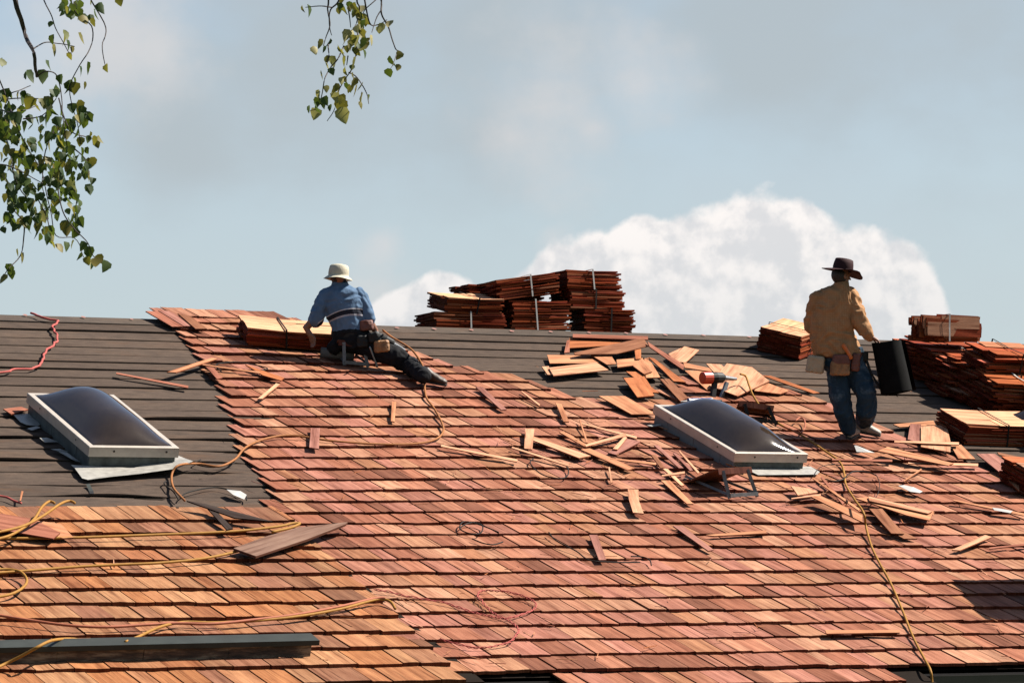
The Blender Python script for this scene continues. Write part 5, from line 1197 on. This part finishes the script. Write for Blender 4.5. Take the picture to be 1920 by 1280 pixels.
LF7 = [(300,30),(360,80),(410,60),(285,45),(395,95),(270,30),(330,20),(430,30),(395,10),(345,55),(280,150),(240,210),(300,240),(340,160),(290,190),(225,165),(310,215),(275,165),(10,270),(120,322),(185,320),(345,300),(258,340),(368,365),(110,410),(20,400),(90,430),(130,435),(240,395),(320,370),(320,350),(300,365),(350,480),(340,450),(360,500),(335,510),(210,460),(260,470),(185,440),(50,520),(20,520),(75,500),(100,540),(60,560),(180,555),(205,580),(205,500),(155,515),(260,570),(250,600),(285,575),(400,600),(430,600),(385,580),(415,615),(140,600),(130,610),(280,650),(205,625),(20,640),(100,650),(60,690),(25,690),(45,720),(90,640),(375,690),(365,710),(375,745),(200,690),(220,700),(240,740),(210,750),(300,710),(260,700),(285,715),(20,760),(35,780),(90,790),(60,800),(40,830),(25,850),(60,860),(150,800),(130,800),(175,840),(260,780),(240,790),(320,795),(300,790),(300,835),(335,850),(235,860),(250,860),(40,930),(15,935),(60,885),(75,880),(80,950),(95,940),(130,920),(120,950),(150,870),(180,920),(160,910),(200,890),(230,900),(225,880),(298,885),(323,905),(160,960),(155,1000),(200,990),(215,1000),(310,1000),(325,975),(285,972),(215,1030),(200,1020),(225,1050),(282,1050),(310,1045),(250,1060),(80,1080),(103,1105),(340,1100),(355,1050),(385,1130),(375,1120),(415,1120),(400,1140),(425,1105),(455,1135),(380,1075),(50,1175),(12,1190),(45,1150),(455,290),(510,2),(215,105),(210,278),(290,620),(300,640),(270,630),(230,560),(245,520),(310,540),(170,680),(150,710),(120,740),(80,740),(10,600),(30,570),(70,600),(10,720),(5,470),(40,450),(180,600),(345,600),(350,650),(330,680),(220,820),(270,760),(110,700),(50,650)]
LF8 = [(540,70),(520,60),(610,50),(650,70),(690,110),(740,95),(700,160),(750,170),(790,210),(760,240),(690,300),(600,340),(590,390),(650,390),(700,400),(760,330),(770,350),(850,390),(770,420),(620,460),(700,440),(750,475),(520,490),(560,530),(680,500),(765,540),(550,600),(675,620),(575,700),(640,680),(540,810),(490,880),(600,870),(660,820),(690,890),(735,870),(735,975),(805,990),(270,500),(335,440),(375,500),(410,420),(390,590),(435,600),(385,670),(435,720),(345,740),(390,895),(285,940),(300,1010),(365,1000),(360,1040),(290,1070),(280,1130),(220,1090),(470,970),(510,940),(525,1050),(540,1130),(430,1080),(940,280),(905,300),(1020,240),(1110,555),(1030,600),(1045,670),(1100,680),(1010,730),(150,92),(205,95),(530,10),(720,250),(660,340),(735,290)]
def leaf_at(root, x, y, dz, sz, wts):
    mi = random.choices((0, 1, 2), wts)[0]; me = random.choice([q for k, q in LV if k == mi])
    o = bpy.data.objects.new('leaf', me); COL.objects.link(o); o.parent = root
    c = T_(x, y, dz); d_ = V((uni(-.5, .5), uni(-.6, .6), -1)).normalized(); q = d_.to_track_quat('Y', 'Z').to_matrix()@Matrix.Rotation(uni(-pi, pi), 3, 'Y')
    M3 = q.to_4x4(); M3.translation = c-d_*sz*.45; sz *= uni(.85, 1.35)
    o.matrix_basis = MW[root.name].inverted()@M3@Matrix.Diagonal((sz, sz, sz, 1))
nleaf = 0
for x, y in LF7:
    leaf_at(bl, x*z7, y*z7, uni(-.35, .35), uni(.044, .066), (.46, .50, .04)); nleaf += 1
for x, y in random.sample([q for q in LF7 if q[0] < 400 and 250 < q[1] < 1000], 55):
    leaf_at(bl, (x+uni(-28, 28))*z7, (y+uni(-28, 28))*z7, uni(-.35, .35), uni(.045, .070), (.72, .26, .02)); nleaf += 1
for x, y in LF8: leaf_at(bm_, 540+x*z8, y*z8, uni(-.25, .25), uni(.045, .062) if (x, y) not in ((525, 1050), (540, 1130)) else .075, (.36, .42, .22))
# the leaves deeper in the left spray, too many to pick apart
mb = MB()
for k in range(260):
    x, y = random.choice([q for q in LF7 if q[0] < 380 and (380 < q[1] < 1000 or q[1] < 120)]); x += random.gauss(0, 20); y += random.gauss(0, 24)
    mi, me = random.choice(LV[:6]); sz = uni(.040, .070)
    c = T_(x*z7, y*z7, uni(-.5, .5)); d_ = V((uni(-.7, .7), uni(-.7, .7), -1)).normalized(); q = (d_.to_track_quat('Y', 'Z').to_matrix()@Matrix.Rotation(uni(-pi, pi), 3, 'Y'))*sz
    for p in me.polygons: mb.poly([c+q@me.vertices[i].co for i in p.vertices], [(me.vertices[i].co.x+.5, me.vertices[i].co.y) for i in p.vertices])
o = mb.build('leaves', LM[0], bl); o['kind'] = 'stuff'
mb = MB()
for k in range(34):
    x, y = random.choice([q for q in LF8 if 480 < q[0] < 850]); x += random.gauss(0, 22); y += random.gauss(0, 30)
    mi, me = random.choice(LV); sz = uni(.035, .055)
    c = T_(540+x*z8, y*z8, uni(-.3, .3)); d_ = V((uni(-.7, .7), uni(-.7, .7), -1)).normalized(); q = (d_.to_track_quat('Y', 'Z').to_matrix()@Matrix.Rotation(uni(-pi, pi), 3, 'Y'))*sz
    for p in me.polygons: mb.poly([c+q@me.vertices[i].co for i in p.vertices], [(me.vertices[i].co.x+.5, me.vertices[i].co.y) for i in p.vertices])
o = mb.build('leaves', LM[1], bm_); o['kind'] = 'stuff'
